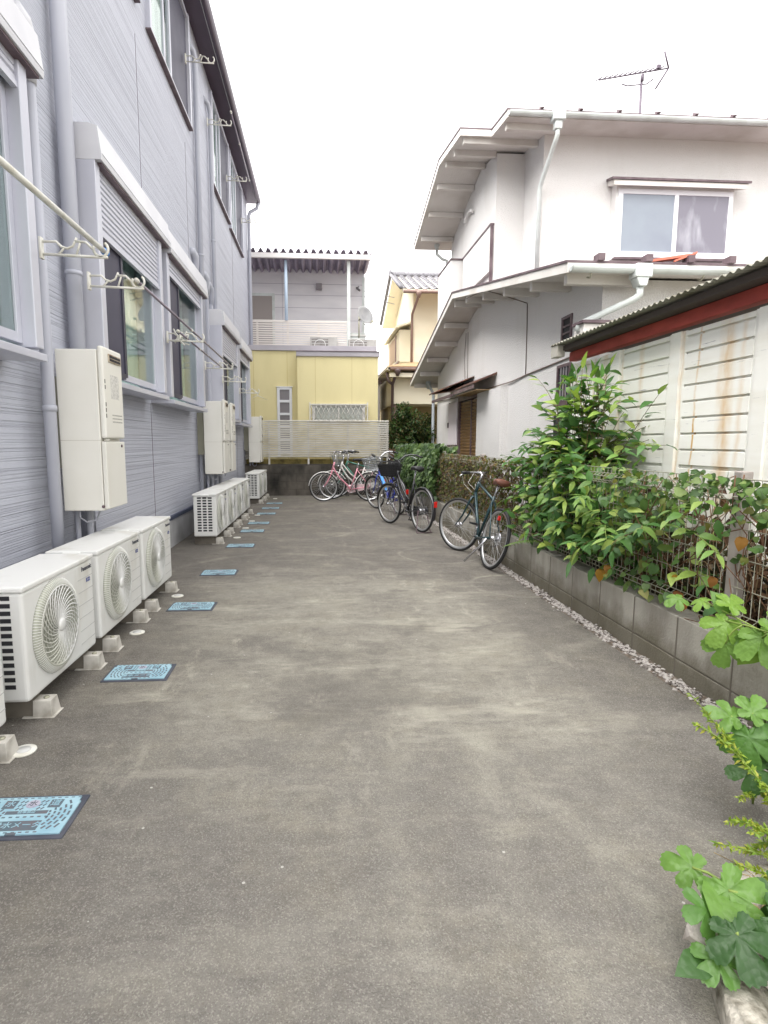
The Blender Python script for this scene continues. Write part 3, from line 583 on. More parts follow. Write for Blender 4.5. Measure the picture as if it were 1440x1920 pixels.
c=mixc(N,L,mmath(N,L,'MULTIPLY',dirt,.6),lin((240,239,232)),lin((220,216,200))); c=mixc(N,L,mmath(N,L,'MULTIPLY',mmath(N,L,'MULTIPLY',ru,mmath(N,L,'ADD',.25,ru2)),.75),c,lin((202,156,72))); c=mixc(N,L,mmath(N,L,'MULTIPLY',chip,.85),c,lin((128,128,138)))
L.new(c,B.inputs['Base Color'])
shed=thing('storage_shed','old shed with peeling cream plank walls, rust streaks, red beam and corrugated roof','shed',(2.6,4,0))
SX=2.60; SY=[5.56,4.77,3.96,3.15,2.34,1.53,.72]
pn=MB()
for y in SY:
    pn.box((SX-.012,y-.055,0),(SX+.07,y+.055,2.13))
pn.box((SX+.07,5.5,0),(5.2,5.61,2.13)); 
for y0,y1 in zip(SY[1:],SY):
    a,b=y0+.055,y1-.055
    pn.box((SX+.02,a,0),(SX+.06,b,2.13)); pn.box((SX+.004,a,0),(SX+.02,a+.04,2.13)); pn.box((SX+.004,b-.04,0),(SX+.02,b,2.13)); pn.box((SX+.004,a+.04,0),(SX+.02,b-.04,1.17))
    z=1.195
    while z<2.1:
        t=min(z+.104,2.13)
        pn.prism([(SX+.019,a+.04,z),(SX+.001,a+.04,z),(SX+.004,a+.04,t-.007),(SX+.019,a+.04,t-.004)],(0,b-a-.08,0)); z+=.112
pn.build('plank_wall',shm,shed,bevel=.002,bseg=1)
redm=mat('red_beam',lin((176,74,64)),.7,col2=lin((150,62,54)),vscale=8,vstretch=(1,.4,1))
MB().box((SX-.018,.5,2.165),(SX+.06,5.66,2.255)).build('beam',redm,shed,bevel=.004)
rf=MB()
def corr(mb,x0,x1,y0,y1,z0,z1,pitch,amp,axis='y',th=.006,seg=8):
    """corrugated sheet, ridges run from (x0,z0) to (x1,z1), wave along y"""
    n=int((y1-y0)/pitch*seg); vs=[];fs=[]
    for i in range(n+1):
        y=y0+(y1-y0)*i/n; d=amp*math.sin(2*math.pi*(y-y0)/pitch); vs+=[(x0,y,z0+d),(x1,y,z1+d),(x0,y,z0+d+th),(x1,y,z1+d+th)]
    for i in range(n):
        a=4*i;b=a+4; fs+=[(a,a+1,b+1,b),(a+2,b+2,b+3,a+3),(a,b,b+2,a+2),(a+1,a+3,b+3,b+1)]
    mb.add(vs,fs,True)
corr(rf,2.40,5.2,.3,5.70,2.318,2.62,.066,.0085)
rf.build('corrugated_roof',mat('corrugated_slate',lin((150,148,136)),.7,col2=lin((120,116,100)),vscale=4),shed)
dk=mat('roof_purlin_dark',lin((74,66,62)),.8)
MB().box((2.47,.4,2.258),(5.1,5.64,2.302)).build('roof_batten',dk,shed)
m=MB(); m.box((2.41,5.56,2.20),(2.49,5.71,2.31)); m.build('roof_end_box',mat('end_board',lin((178,174,164)),.7),shed,bevel=.004)
# ---------------------------------------------------------------- white house
hs_=thing('stucco_house','two storey white stucco house with stepped eaves, gutters and boarded shutters','house',(3.3,10,0))
WH=3.30
def gpoly(x): return [(x,6.45,0),(x,15.1,0),(x,15.1,3.08),(x,11.2,4.12),(x,6.45,3.2)]
hw=MB(); hw.prism(gpoly(WH),(7,0,0))
hw.prism([(3.83,9.69,3),(3.83,13.9,3),(3.83,13.9,6.15),(3.83,11.5,6.75),(3.83,9.69,6.42)],(6.4,0,0)); hw.prism([(WH+.012,10.55,3.2),(WH+.012,13.9,3.2),(WH+.012,13.9,6.12),(WH+.012,11.5,6.68),(WH+.012,10.55,6.5)],(.8,0,0))
hw.box((3.17,9.52,0),(WH+.01,10.93,2.30)); hw.box((3.17,9.62,0),(3.22,11.0,2.28)) if False else None
hw.build('wall',stucco,hs_)
def roof_slab(name,segs,th,edge=True):
    """segs: list of (x0,x1,[(y,z),...]) sections extruded along x"""
    r=MB(); t=MB()
    for x0,x1,pf in segs:
        poly=[(x0,y,z) for y,z in pf]+[(x0,y,z-th) for y,z in reversed(pf)]
        r.prism(poly,(x1-x0,0,0))
        tp=[(x0-.012,y,z+.028) for y,z in pf]+[(x0-.012,y,z+.003) for y,z in reversed(pf)]
        t.prism(tp,(x1-x0+.012,0,0))
    o=r.build(name,eavew,hs_); t.build('roof_sheet',trimbr,o); return o
roof_slab('lower_roof',[(2.70,10,[(6.06,3.25),(11.2,4.24),(15.95,3.03)])],.10)
roof_slab('upper_roof',[(2.99,10,[(9.06,6.40),(9.86,6.52)]),(2.46,10,[(9.862,6.522),(11.5,6.80),(14.2,6.12)])],.10)
def rz(pf,y):
    for (a,za),(b,zb) in zip(pf,pf[1:]):
        if a<=y<=b: return za+(zb-za)*(y-a)/(b-a)
lp=[(6.06,3.25),(11.2,4.24),(15.95,3.03)]; up=[(9.06,6.40),(9.86,6.52),(11.5,6.80),(14.2,6.12)]
for y in (6.28,7.3,8.35,9.4,10.45,11.3,12.2,13.1,14.0,14.9,15.75):
    z=rz(lp,y)-.10; b=MB(); b.prism([(2.78,y-.04,z-.0),(2.78,y+.04,z+(-.0)),(2.78,y+.04,z-.11),(2.78,y-.04,z-.11)],(WH-2.78 if y<15.1 and y>6.45 else .9,0,0)); b.build('rafter',eavew,hs_,bevel=.004)
for y in (9.32,9.98,10.6,11.25,12.0,12.85,13.7):
    z=rz(up,y)-.10; x0=3.05 if y<9.86 else 2.54; x1=3.83 if y<10.55 else WH; b=MB(); b.box((x0,y-.04,z-.10),(x1,y+.04,z+.0)); b.build('rafter',eavew,hs_,bevel=.004)
def gutter(x0,x1,y,z,par):
    g=MB(); n=8; o=[(0,y-.055*math.cos(math.pi*k/n),z-.06*math.sin(math.pi*k/n)) for k in range(n+1)]; i_=[(0,y-.047*math.cos(math.pi*k/n),z-.05*math.sin(math.pi*k/n)) for k in range(n,-1,-1)]
    g.prism([(x0,p[1],p[2]) for p in o+i_],(x1-x0,0,0)); g.quad(*[(x0,p[1],p[2]) for p in o]); return g.build('gutter',gutw,par)
gutter(2.72,9.8,6.02,3.20,hs_); gutter(3.0,9.8,9.02,6.36,hs_)
for k in range(9): 
    x=3.5+k*.62; b=MB(); b.prism([(x,9.02,6.44),(x,9.12,6.50),(x,9.12,6.43)],(.05,0,0)); b.build('snow_guard',trimbr,hs_)
for x in (3.02,3.55,4.02,4.48): b=MB(); b.box((x,6.02,3.275),(x+.07,6.14,3.345)); b.build('snow_guard',trimbr,hs_)
for gx in (2.95,3.6,4.2): 
    b=MB(); b.tube([(gx,6.02,3.14),(gx,6.06,3.10),(gx,6.12,3.12)],.009,5); b.build('gutter_hook',galv,hs_)
# hoppers and their pipes
hp=MB(); hp.box((3.40,5.94,3.09),(3.58,6.10,3.23)); hp.prism([(3.41,5.95,3.09),(3.55,5.95,3.09),(3.53,5.95,3.0),(3.45,5.95,3.0)],(0,.14,0)); o=hp.build('rain_hopper',gutw,hs_,bevel=.012)
p=MB(); p.tube([(3.49,6.02,3.01),(3.49,6.02,2.93),(3.46,6.05,2.89),(3.0,6.34,2.68),(2.98,6.36,2.60)],.038,12); p.build('downpipe',gutw,hs_)
hp=MB(); hp.box((3.67,8.94,6.24),(3.86,9.10,6.40)); hp.box((3.71,8.97,6.12),(3.82,9.07,6.24)); hp.build('rain_hopper',gutw,hs_,bevel=.012)
p=MB(); p.tube([(3.765,9.02,6.13),(3.765,9.02,6.05),(3.76,9.08,5.98),(3.755,9.58,5.58),(3.755,9.63,5.50),(3.755,9.63,3.9)],.036,12); p.build('downpipe',gutw,hs_)
p=MB(); p.tube([(3.16,15.55,2.95),(3.16,15.3,2.78),(3.2,15.17,2.66),(3.2,15.17,0)],.04,10); p.lathe([(.03,0),(.07,.12),(.07,.2)],12,Matrix.Translation((3.14,15.6,2.82))); p.build('downpipe',mat('pipe_bluegrey',lin((186,194,200)),.45),hs_)
p=MB(); p.tube([(2.98,14.0,6.0),(2.98,14.0,5.86),(3.1,13.96,5.74),(3.22,13.95,5.7),(3.22,13.95,4.8)],.035,10); p.lathe([(.03,0),(.065,.1),(.065,.16)],12,Matrix.Translation((2.98,14.0,5.95))); p.build('downpipe',gutw,hs_)
# little hood on the corner
h=MB(); h.box((2.96,6.20,2.665),(3.62,6.46,2.70)); hd=h.build('porch_hood',trimbr,hs_,bevel=.004); h=MB(); h.box((2.99,6.23,2.44),(3.6,6.455,2.662)); h.build('hood_box',eavew,hd)
# upper window
wy=9.69
h=MB(); h.prism([(4.92,wy,5.70),(7.2,wy,5.70),(7.24,9.36,5.60),(4.86,9.36,5.60)],(0,0,.035)); ho=h.build('window_hood',trimbr,hs_); h=MB(); h.prism([(4.94,wy,5.62),(7.18,wy,5.62),(7.2,9.38,5.52),(4.9,9.38,5.52)],(0,0,.078)); h.build('hood_fascia',eavew,ho)
h=MB(); h.box((5.02,9.52,4.42),(7.06,wy+.01,5.62)); h.build('bay_box',stucco,hs_)
f=MB(); f.box((5.05,9.50,4.44),(5.13,9.55,5.52)); f.box((6.97,9.50,4.44),(7.04,9.55,5.52)); f.box((5.13,9.50,5.44),(6.97,9.55,5.52)); f.box((5.13,9.49,4.44),(6.97,9.55,4.53)); f.box((6.02,9.495,4.53),(6.09,9.54,5.44))
wf=f.build('window',mat('sash_white',lin((226,226,230)),.4),hs_,bevel=.004); 
MB().box((5.0,9.44,4.39),(7.08,9.53,4.418)).build('sill',trimbr,wf)
MB().box((5.13,9.512,4.53),(6.02,9.518,5.44)).build('pane',frost,wf)
pm=mat('streaked_pane',lin((116,113,124)),.2,col2=lin((160,160,168)),vscale=2.2,vstretch=(1.6,1,.5),vlo=.52,vhi=.7)
MB().box((6.09,9.512,4.53),(6.97,9.518,5.44)).build('pane',pm,wf)
# west wall fittings
def slit(y0,y1,z0,z1,nb,horiz=False):
    f=MB(); x=WH-.02; f.box((x,y0-.04,z0-.04),(WH+.02,y0,z1+.04)); f.box((x,y1,z0-.04),(WH+.02,y1+.04,z1+.04)); f.box((x,y0,z1),(WH+.02,y1,z1+.04)); f.box((x-.02,y0-.05,z0-.06),(WH+.02,y1+.05,z0))
    fr=f.build('window',trimbr,hs_); MB().box((WH-.004,y0,z0),(WH+.01,y1,z1)).build('pane',dark,fr)
    for k in range(nb):
        b=MB(); t=y0+(y1-y0)*(k+1)/(nb+1); zt=z0+(z1-z0)*(k+1)/(nb+1)
        b.box((WH-.016,t-.008,z0),(WH-.002,t+.008,z1)) if not horiz else b.box((WH-.016,y0,zt-.012),(WH-.002,y1,zt+.012)); b.build('bar',mat('bar_grey',lin((150,146,150)),.5) if not horiz else trimbr,fr)
slit(7.22,7.44,2.68,2.95,2,True); slit(7.2,7.52,1.90,2.34,3)
b=MB(); b.box((WH-.12,7.25,1.38),(WH,7.36,1.72)); b.tube([(WH-.06,7.3,1.72),(WH-.06,7.15,1.75)],.04,8); b.build('meter_box',mat('meter_black',(.03,.03,.035),.5),hs_,bevel=.006)
shb=mat('brown_shutter',lin((142,112,72)),.55,col2=lin((120,92,60)),vscale=3)
s=MB(); z=.2
while z<2.22: s.prism([(WH-.035,11.02,z),(WH-.012,11.02,z),(WH-.012,11.02,z+.066),(WH-.05,11.02,z+.05)],(0,1.46,0)); z+=.068
s.build('shutter_slats',shb,hs_)
s=MB(); s.box((WH-.09,10.94,.1),(WH,11.02,2.34)); s.box((WH-.09,12.46,.1),(WH,12.56,2.34)); s.box((WH-.06,11.56,.1),(WH-.005,11.62,2.3)); s.box((WH-.09,11.02,2.25),(WH,12.46,2.34)); s.build('shutter_frame',trimbr,hs_)
dm=mat('board_pinkish',lin((226,218,222)),.6)
b=MB(); b.box((WH-.10,12.62,1.3),(WH,13.42,2.26)); d=b.build('shutter_case',dm,hs_,bevel=.006); b=MB(); b.box((WH-.115,13.36,1.70),(WH-.02,13.44,1.82)); b.box((WH-.12,12.60,1.24),(WH,13.44,1.295)); b.build('case_trim',trimbr,d)
b=MB(); b.box((WH-.05,13.6,1.26),(WH,14.7,2.3)); b.build('side_board',stucco,hs_,bevel=.006); b=MB(); b.box((WH-.16,13.3,1.05),(WH,14.6,1.10)); b.build('ledge',trimbr,hs_)
aw=mat('awning_rust',lin((84,58,50)),.7,col2=lin((128,84,58)),vscale=3,vlo=.5,vhi=.7)
a=MB(); a.prism([(WH,10.15,2.62),(2.9,10.15,2.45),(2.9,10.15,2.425),(WH,10.15,2.585)],(0,1.5,0)); a.prism([(WH,11.7,2.60),(2.86,11.7,2.40),(2.80,13.4,2.48),(WH,13.4,2.66)],(0,0,.02)); ao=a.build('awning',aw,hs_)
c=MB(); corr(c,2.78,3.3,11.6,13.7,2.50,2.70,.11,.014); c.build('awning_sheet',aw,ao)
a=MB(); a.box((2.88,10.15,2.33),(2.875,11.68,2.395)); a.box((2.83,11.7,2.30),(2.87,13.6,2.355)); a.build('awning_bar',trimbr,ao); a=MB(); a.box((2.92,10.15,2.31),(WH,11.6,2.30)); a.build('awning_lining',mat('ply_tan',lin((150,126,92)),.8),ao)
c=MB(); c.tube([(WH-.012,6.46,2.50),(WH-.012,7.2,2.44),(WH-.012,8.6,2.40),(WH-.02,9.3,2.36),(WH-.03,12.6,2.37),(WH-.02,15.0,2.44)],.011,5); c.tube([(WH-.01,8.72,2.40),(WH-.01,8.74,3.2),(WH-.01,8.76,3.48)],.007,5); c.tube([(WH-.01,12.3,2.7),(WH-.01,12.4,3.2),(WH-.01,12.3,3.7)],.006,5); c.tube([(WH-.01,12.1,2.7),(WH-.01,12.15,3.7)],.006,5); c.tube([(2.72,10.2,3.9),(2.74,9.2,3.78),(2.8,8.75,3.62),(3.28,8.74,3.48)],.008,5); c.build('cable',mat('cable_grey',lin((120,108,100)),.7),hs_)
b=MB(); b.box((WH-.05,10.62,4.5),(WH+.01,12.55,5.30)); p=b.build('upper_board',stucco,hs_,bevel=.004); b=MB(); b.box((WH-.062,10.6,5.30),(WH+.01,12.57,5.335)); b.box((WH-.057,10.60,4.3),(WH-.002,10.625,5.30)); b.build('board_trim',trimbr,p)
b=MB(); b.box((3.0,12.62,4.0),(WH+.01,13.88,5.30)); b.build('balcony_box',stucco,hs_,bevel=.004); b=MB(); b.box((2.985,12.60,5.303),(WH,13.9,5.335)); b.build('box_trim',trimbr,hs_)
b=MB(); b.tube([(WH-.03,12.62,4.62),(WH-.08,12.66,4.55),(WH-.06,12.7,4.46)],.05,8); b.build('pipe_stub',mat('rust_patch',lin((96,62,44)),.8),hs_)
b=MB(); b.tube([(WH-.05,12.2+.28*math.cos(a),6.02+.10*math.sin(a)) for a in [math.pi*k/10 for k in range(11)]],.03,8); b.build('vent_hood',stucco,hs_)
t_=thing('roof_tile','broken orange roof tile lying on the lower roof above the gutter','roof tile',(3.95,6.2,3.3))
b=MB(); b.prism([(3.62,6.16,3.30),(4.08,6.1,3.36),(4.1,6.2,3.37),(3.7,6.26,3.31)],(0,0,.025)); b.prism([(3.90,6.08,3.29),(4.12,6.04,3.37),(4.14,6.1,3.37),(3.92,6.14,3.30)],(0,0,.02)); b.build('tile_piece',mat('terracotta',lin((196,112,92)),.8),t_)
# roof antenna
an=thing('roof_antenna','thin yagi television antenna on a mast above the white house roof','antenna',(6.4,11.4,6.75))
am=mat('antenna_metal',lin((92,82,94)),.6)
b=MB(); b.tube([(6.4,11.4,6.7),(6.39,11.4,8.40)],.024,8); b.build('mast',am,an)
b=MB(); b.tube([(5.53,11.4,8.30),(6.92,11.4,8.57)],.014,6); b.tube([(6.0,11.4,8.25),(6.1,11.4,8.22),(6.5,11.4,8.27),(6.62,11.4,8.36)],.012,6); b.tube([(6.39,11.37,8.30),(6.39,11.37,8.42)],.03,6); b.build('boom',am,an)
b=MB()
for k in range(13):
    x=5.54+k*.1; z=8.30+(x-5.53)*.194; b.tube([(x,11.25,z-.03),(x+.005,11.55,z+.07)],.010,5)
b.tube([(6.92,11.4,8.57),(6.76,11.3,8.80)],.016,5); b.tube([(6.92,11.4,8.57),(6.74,11.5,8.25)],.016,5); b.cbox((6.72,11.4,8.58),(.07,.05,.07)); b.build('antenna_element',am,an)
# ---------------------------------------------------------------- yellow and grey building at the end
yb=thing('rear_apartment','pale yellow ground floor with grey upper storey and corrugated balcony roof at the alley end','building',(0,15.5,0))
MB().box((-.44,15.0,.84),(1.68,19,3.58)).build('wall',yellow,yb); MB().box((-4.5,15.5,.80),(-.438,19,3.79)).build('wall',yellow,yb)
j=MB()
for x in (.03,.99): j.box((x-.004,14.997,.9),(x+.004,15.01,3.56))
for x in (-1.62,-.72): j.box((x-.004,15.497,.9),(x+.004,15.51,3.77))
j.build('board_joint',mat('yellow_joint',lin((186,168,108)),.8),yb)
MB().box((-.46,14.96,3.58),(1.71,19,3.70)).build('parapet_cap',capm,yb,bevel=.006); MB().box((-4.5,15.44,3.792),(1.69,19.2,3.925)).build('parapet_cap',capm,yb,bevel=.006)
MB().box((-.46,14.945,3.70),(1.71,15.0,3.715)).build('cap_edge',trimbr,yb)
MB().box((-4.4,17.9,3.93),(1.56,21,6.60)).build('upper_wall',greyside,yb)
j=MB()
for z in (4.35,4.72,5.09,5.46,5.83,6.16): j.box((-4.4,17.896,z-.006),(1.562,17.91,z+.006))
j.box((-.95,17.895,3.93),(-.94,17.91,6.4)); j.build('siding_joint',mat('grey_joint',lin((160,156,166)),.8),yb)
MB().box((1.50,17.88,3.93),(1.585,17.96,6.4)).build('corner_trim',gutw,yb)
MB().box((-2.6,17.86,3.95),(-1.26,17.9,5.78)).build('door',mat('door_grey',lin((150,142,138)),.6),yb)
f=MB(); f.box((-1.26,17.85,3.95),(-1.18,17.91,5.86)); f.box((-2.6,17.85,5.78),(-1.26,17.91,5.86)); f.build('door_frame',gutw,yb)
rf=MB(); n=150; vs=[];fs=[]
x0,x1,pt,am_=-4.2,1.66,.208,.055
for i in range(n+1):
    x=x0+(x1-x0)*i/n; q=((x-x0)/pt)%1; d=am_*max(-1,min(1,2.1*math.sin(2*math.pi*q)))
    for y,z in ((16.36,6.62),(17.92,6.54)): vs+=[(x,y,z+d),(x,y,z+d+.012)]
for i in range(n): a=4*i;b=a+4; fs+=[(a,b,b+2,a+2),(a+1,a+3,b+3,b+1),(a,a+1,b+1,b)]
rf.add(vs,fs); rf.build('corrugated_roof',mat('folded_plate',lin((156,148,164)),.5,.2,col2=lin((134,126,142)),vscale=3),yb)
MB().box((-4.2,16.33,6.43),(1.65,16.42,6.555)).build('roof_beam',mat('beam_offwhite',lin((222,218,216)),.6),yb,bevel=.004)
for x in (-3.6,1.0): MB().box((x-.045,16.5,3.93),(x+.045,16.59,6.43)).build('post',gutw,yb)
MB().tube([(-.77,16.56,4.8),(-.77,16.56,6.43)],.045,10).build('post',mat('post_blue',lin((190,208,226)),.5),yb)
rl=MB(); 
z=4.12
while z<4.78: rl.box((-4.2,16.56,z),(.96,16.585,z+.034)); z+=.062
for x in (-1.6,-.74,.14,-2.5): rl.box((x-.03,16.585,4.0),(x+.03,16.62,4.80))
rl.box((-4.2,16.555,4.775),(.96,16.62,4.81)); rl.build('balcony_railing',mat('railing_beige',lin((222,216,210)),.6),yb)
MB().box((-1.17,16.60,3.93),(-1.10,16.66,4.8)).build('post',gutw,yb) 
b=MB(); b.box((.08,17.78,5.98),(.26,17.9,6.16)); b.prism([(.07,17.70,5.97),(.27,17.70,5.97),(.27,17.9,6.03),(.07,17.9,6.03)],(0,0,.02)); b.build('vent_hood',mat('vent_grey',lin((140,134,138)),.5),yb,bevel=.006)
b=MB(); b.tube([(1.40,17.9,6.12),(1.38,17.80,6.09),(1.33,17.74,6.02)],.02,6); b.tube([(1.32,17.74,6.03),(1.40,17.62,5.93)],.035,8); b.build('lamp_bracket',mat('lamp_grey',lin((96,94,96)),.5),yb)
# jalousie and lattice window
f=MB(); X0,X1=-1.0,-.60; zz=[2.80,2.46,2.12,1.78,1.44,1.10]
f.box((X0,15.44,.98),(X0+.07,15.51,2.82)); f.box((X1-.07,15.44,.98),(X1,15.51,2.82))
for z in zz: f.box((X0+.07,15.44,z-.035),(X1-.07,15.51,z+.03))
f.box((X0-.02,15.43,2.83),(X1+.02,15.51,2.85)); jf=f.build('window',mat('sash_pale',lin((216,218,224)),.45),yb,bevel=.004)
for a,b in zip(zz,zz[1:]): MB().box((X0+.07,15.47,b+.03),(X1-.07,15.49,a-.035)).build('pane',mat('grey_pane',lin((112,108,112)),.2),jf)
f=MB(); f.box((-.06,14.94,1.90),(.02,15.01,2.36)); f.box((1.26,14.94,1.90),(1.34,15.01,2.36)); f.box((.02,14.94,2.29),(1.26,15.01,2.36)); f.box((.02,14.94,1.88),(1.26,15.01,1.95)); f.box((.62,14.945,1.95),(.66,15.0,2.29)); lf=f.build('window',mat('sash_silver',lin((196,194,190)),.4,.2),yb,bevel=.004)
MB().box((.02,14.98,1.95),(1.26,14.99,2.29)).build('pane',mat('pane_greygreen',lin((158,164,156)),.25,col2=lin((176,178,174)),vscale=2),lf)
g=MB(); 
for k in range(-3,13):
    for s in (-1,1):
        xa=-.02+k*.13; xb=xa+s*.34*.62; pa=Vector((xa,14.90,1.92)); pb=Vector((xb,14.90,2.33)); 
        lo,hi=-.10,1.38
        ts=[t for t in (0,1)]; d=pb-pa
        def clip(p,d):
            t0,t1=0,1
            for lim,sg in ((lo,1),(hi,-1)):
                v=sg*(p.x-lim); dv=sg*d.x
                if dv==0: 
                    if v<0: return None
                elif dv>0: t0=max(t0,-v/dv)
                else: t1=min(t1,-v/dv)
            return (p+d*t0,p+d*t1) if t0<t1 else None
        r=clip(pa,d)
        if r: g.tube(r,.0055,4)
g.box((-.11,14.89,2.33),(1.39,14.93,2.36)); g.box((-.11,14.89,1.9),(1.39,14.93,1.93)); g.box((-.13,14.88,1.9),(-.10,14.95,2.40)); g.box((1.38,14.88,1.9),(1.41,14.95,2.40)); g.build('window_grille',mat('grille_pale',lin((214,212,204)),.5),lf)
# retaining wall and louvre fence
rw=thing('retaining_wall','dark stained concrete retaining wall under the slatted fence at the alley end','wall',(0,14.5,0))
rwm=mat('retaining_concrete',lin((104,98,90)),.9,bump=(40,.006),col2=lin((34,33,30)),vscale=2.6,vstretch=(1,1,.6),vlo=.34,vhi=.68)
N,L,B=nd(rwm)
r=MB(); r.box((-4,14.425,-.05),(2.0,14.95,.80)); r.build('wall_face',mat('joint_dark',lin((66,62,58)),.9),rw)
r=MB(); random.seed(8)
for row in range(4):
    x=-4+(.2 if row%2 else 0)
    while x<1.98: e=min(x+.44,2.0); r.box((x+.004,14.42+random.uniform(-.003,.003),row*.205-.04),(e-.004,14.6,row*.205+.16)); x+=.44
r.build('block_course',rwm,rw,bevel=.006)
MB().box((-4,14.70,.80),(2.0,15.1,.92)).build('ledge',mat('ledge_moss',lin((150,136,82)),.9,col2=lin((92,84,52)),vscale=5),rw)
lf=thing('louvre_fence','beige horizontal slat fence standing on the retaining wall before the yellow wall','fence',(0.3,14.5,.8))
lm=mat('slat_beige',lin((210,207,200)),.6,col2=lin((186,180,164)),vscale=2.5,vstretch=(1,1,2),vlo=.45,vhi=.75)
s=MB(); z=.985
while z<1.88: s.prism([(-1.16,14.47,z),(-1.16,14.452,z+.004),(-1.16,14.448,z+.038),(-1.16,14.466,z+.042)],(3.06,0,0)); z+=.0555
s.build('slat_panel',lm,lf)
s=MB(); z=.985
while z<1.88: s.prism([(-2.4,14.60,z),(-2.4,14.582,z+.004),(-2.4,14.578,z+.038),(-2.4,14.596,z+.042)],(1.22,0,0)); z+=.0555
s.build('slat_panel',lm,lf)
for x in (-1.16,-.16,.85,1.64,1.87): MB().box((x-.022,14.475,.80),(x+.022,14.52,1.90)).build('post',lm,lf)
t=MB(); t.box((-1.18,14.44,1.885),(1.9,14.5,1.905)); t.build('top_rail',lm,lf)
# things on the flat roof
def roof_ac(x0,x1,z1,y,lab):
    t=thing('air_conditioner_unit',lab,'air conditioner',((x0+x1)/2,y,3.93),group='outdoor units on the balcony ledge')
    MB().box((x0,y,3.93),(x1,y+.3,z1)).build('casing',mat('old_ac_grey',lin((176,174,170)),.5,col2=lin((158,155,150)),vscale=4),t,bevel=.012)
    MB().box((x0+.04,y-.004,3.95),(x0+(x1-x0)*.66,y+.002,z1-.03)).build('fan_grille',mat('grille_dusk',lin((150,146,142)),.7,col2=lin((104,100,98)),vscale=5),t)
    g=MB(); cx=x0+(x1-x0)*.36; g.tube([(cx+.15*math.cos(2*math.pi*k/28),y-.008,4.07+.15*math.sin(2*math.pi*k/28)) for k in range(28)],.008,5,closed=True)
    for k in range(5):
        z=3.97+k*.07; g.box((x0+.04,y-.012,z),(x0+(x1-x0)*.66,y-.004,z+.008))
    g.build('fan_guard',acw,t)
roof_ac(-.10,.66,4.30,16.2,'white outdoor unit on the balcony ledge before the slatted railing'); roof_ac(.98,1.76,4.24,16.2,'white outdoor unit at the right end of the balcony ledge')
bx=thing('storage_box','pale plastic box behind the satellite dish on the balcony','box',(1.25,16.8,3.93)); MB().box((1.05,16.75,3.95),(1.5,17.1,4.52)).build('box_body',gutw,bx,bevel=.01); MB().box((1.03,16.73,4.42),(1.52,17.12,4.47)).build('box_rim',acw,bx)
ds=thing('satellite_dish','white round satellite dish clamped beside the balcony post of the grey storey','satellite dish',(1.35,16.5,4.8))
M=Matrix.Translation((1.44,16.42,4.93))@Vector((.50,-.76,.30)).to_track_quat('Z','Y').to_matrix().to_4x4()
MB().lathe([(.0001,0),(.1,.008),(.2,.03),(.265,.055),(.27,.05),(.2,.02),(.1,-.004),(.0001,-.012)],32,M).build('dish_face',mat('dish_grey',lin((150,150,150)),.5,col2=lin((130,130,132)),vscale=4),ds)
b=MB(); b.tube([(1.30,16.6,4.35),(1.30,16.6,4.95)],.02,8); b.tube([(1.30,16.6,4.85),(1.42,16.48,4.9)],.03,8); b.build('mount',galv,ds)
b=MB(); b.tube([(1.42,16.46,4.72),(1.52,16.2,4.60),(1.60,16.05,4.66)],.012,6); b.cbox((1.62,16.02,4.69),(.06,.08,.05)); b.build('feed_arm',galv,ds)
cb=thing('overhead_cable','pair of thin overhead cables between the grey storey and the cream house','cable',(1.9,18,5.9))
b=MB(); b.tube([(1.56,18.0,6.02),(2.6,18.6,5.98)],.012,5); b.tube([(1.56,18.0,5.85),(2.6,18.6,5.78)],.012,5); b.tube([(1.56,18,3.5),(2.4,18.4,3.5)],.012,5); b.build('wire',mat('wire_grey',lin((150,150,158)),.6),cb)
# ---------------------------------------------------------------- cream house behind
ch=thing('cream_house','cream two storey house with grey tiled roof beyond the slatted fence','house',(3.6,18.5,0))
w_=MB(); w_.prism([(3.1,17.9,2.6),(3.1,21.6,2.6),(3.1,21.6,6.0),(3.1,19.6,6.75),(3.1,17.9,6.05)],(5,0,0)); w_.box((2.40,17.3,2.53),(8,23,3.42)); w_.build('wall',cream,ch)
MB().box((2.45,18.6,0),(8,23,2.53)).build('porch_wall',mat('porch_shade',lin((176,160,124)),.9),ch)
tile=mat('roof_tile_grey',lin((120,118,122)),.6,col2=lin((92,90,95)),vscale=14)
t=MB(); 
prof=[]
def tile_slope(mb,x0,x1,ya,za,yb,zb,rows,pitch=.24):
    n=int((x1-x0)/pitch*8)
    for r_ in range(rows):
        a=r_/rows;b_=(r_+1.12)/rows; vs=[];fs=[]
        for i in range(n+1):
            x=x0+(x1-x0)*i/n; d=.035*math.sin(2*math.pi*(x-x0)/pitch)
            vs+=[(x,ya+(yb-ya)*a,za+(zb-za)*a+d+.055),(x,ya+(yb-ya)*b_,za+(zb-za)*b_+d+.01),(x,ya+(yb-ya)*a,za+(zb-za)*a+d+.02)]
        for i in range(n): k=3*i; fs+=[(k,k+3,k+4,k+1),(k+2,k+5,k+3,k)]
        mb.add(vs,fs,True)
tile_slope(t,2.65,8.2,17.15,5.86,19.6,6.92,9); t.build('tiled_roof',tile,ch)
r=MB(); r.prism([(2.66,17.15,5.80),(2.66,17.15,5.88),(2.66,19.6,6.92),(2.66,22.3,5.82),(2.66,22.3,5.74),(2.66,19.6,6.80)],(5.5,0,0)); r.build('roof_board',cream,ch)
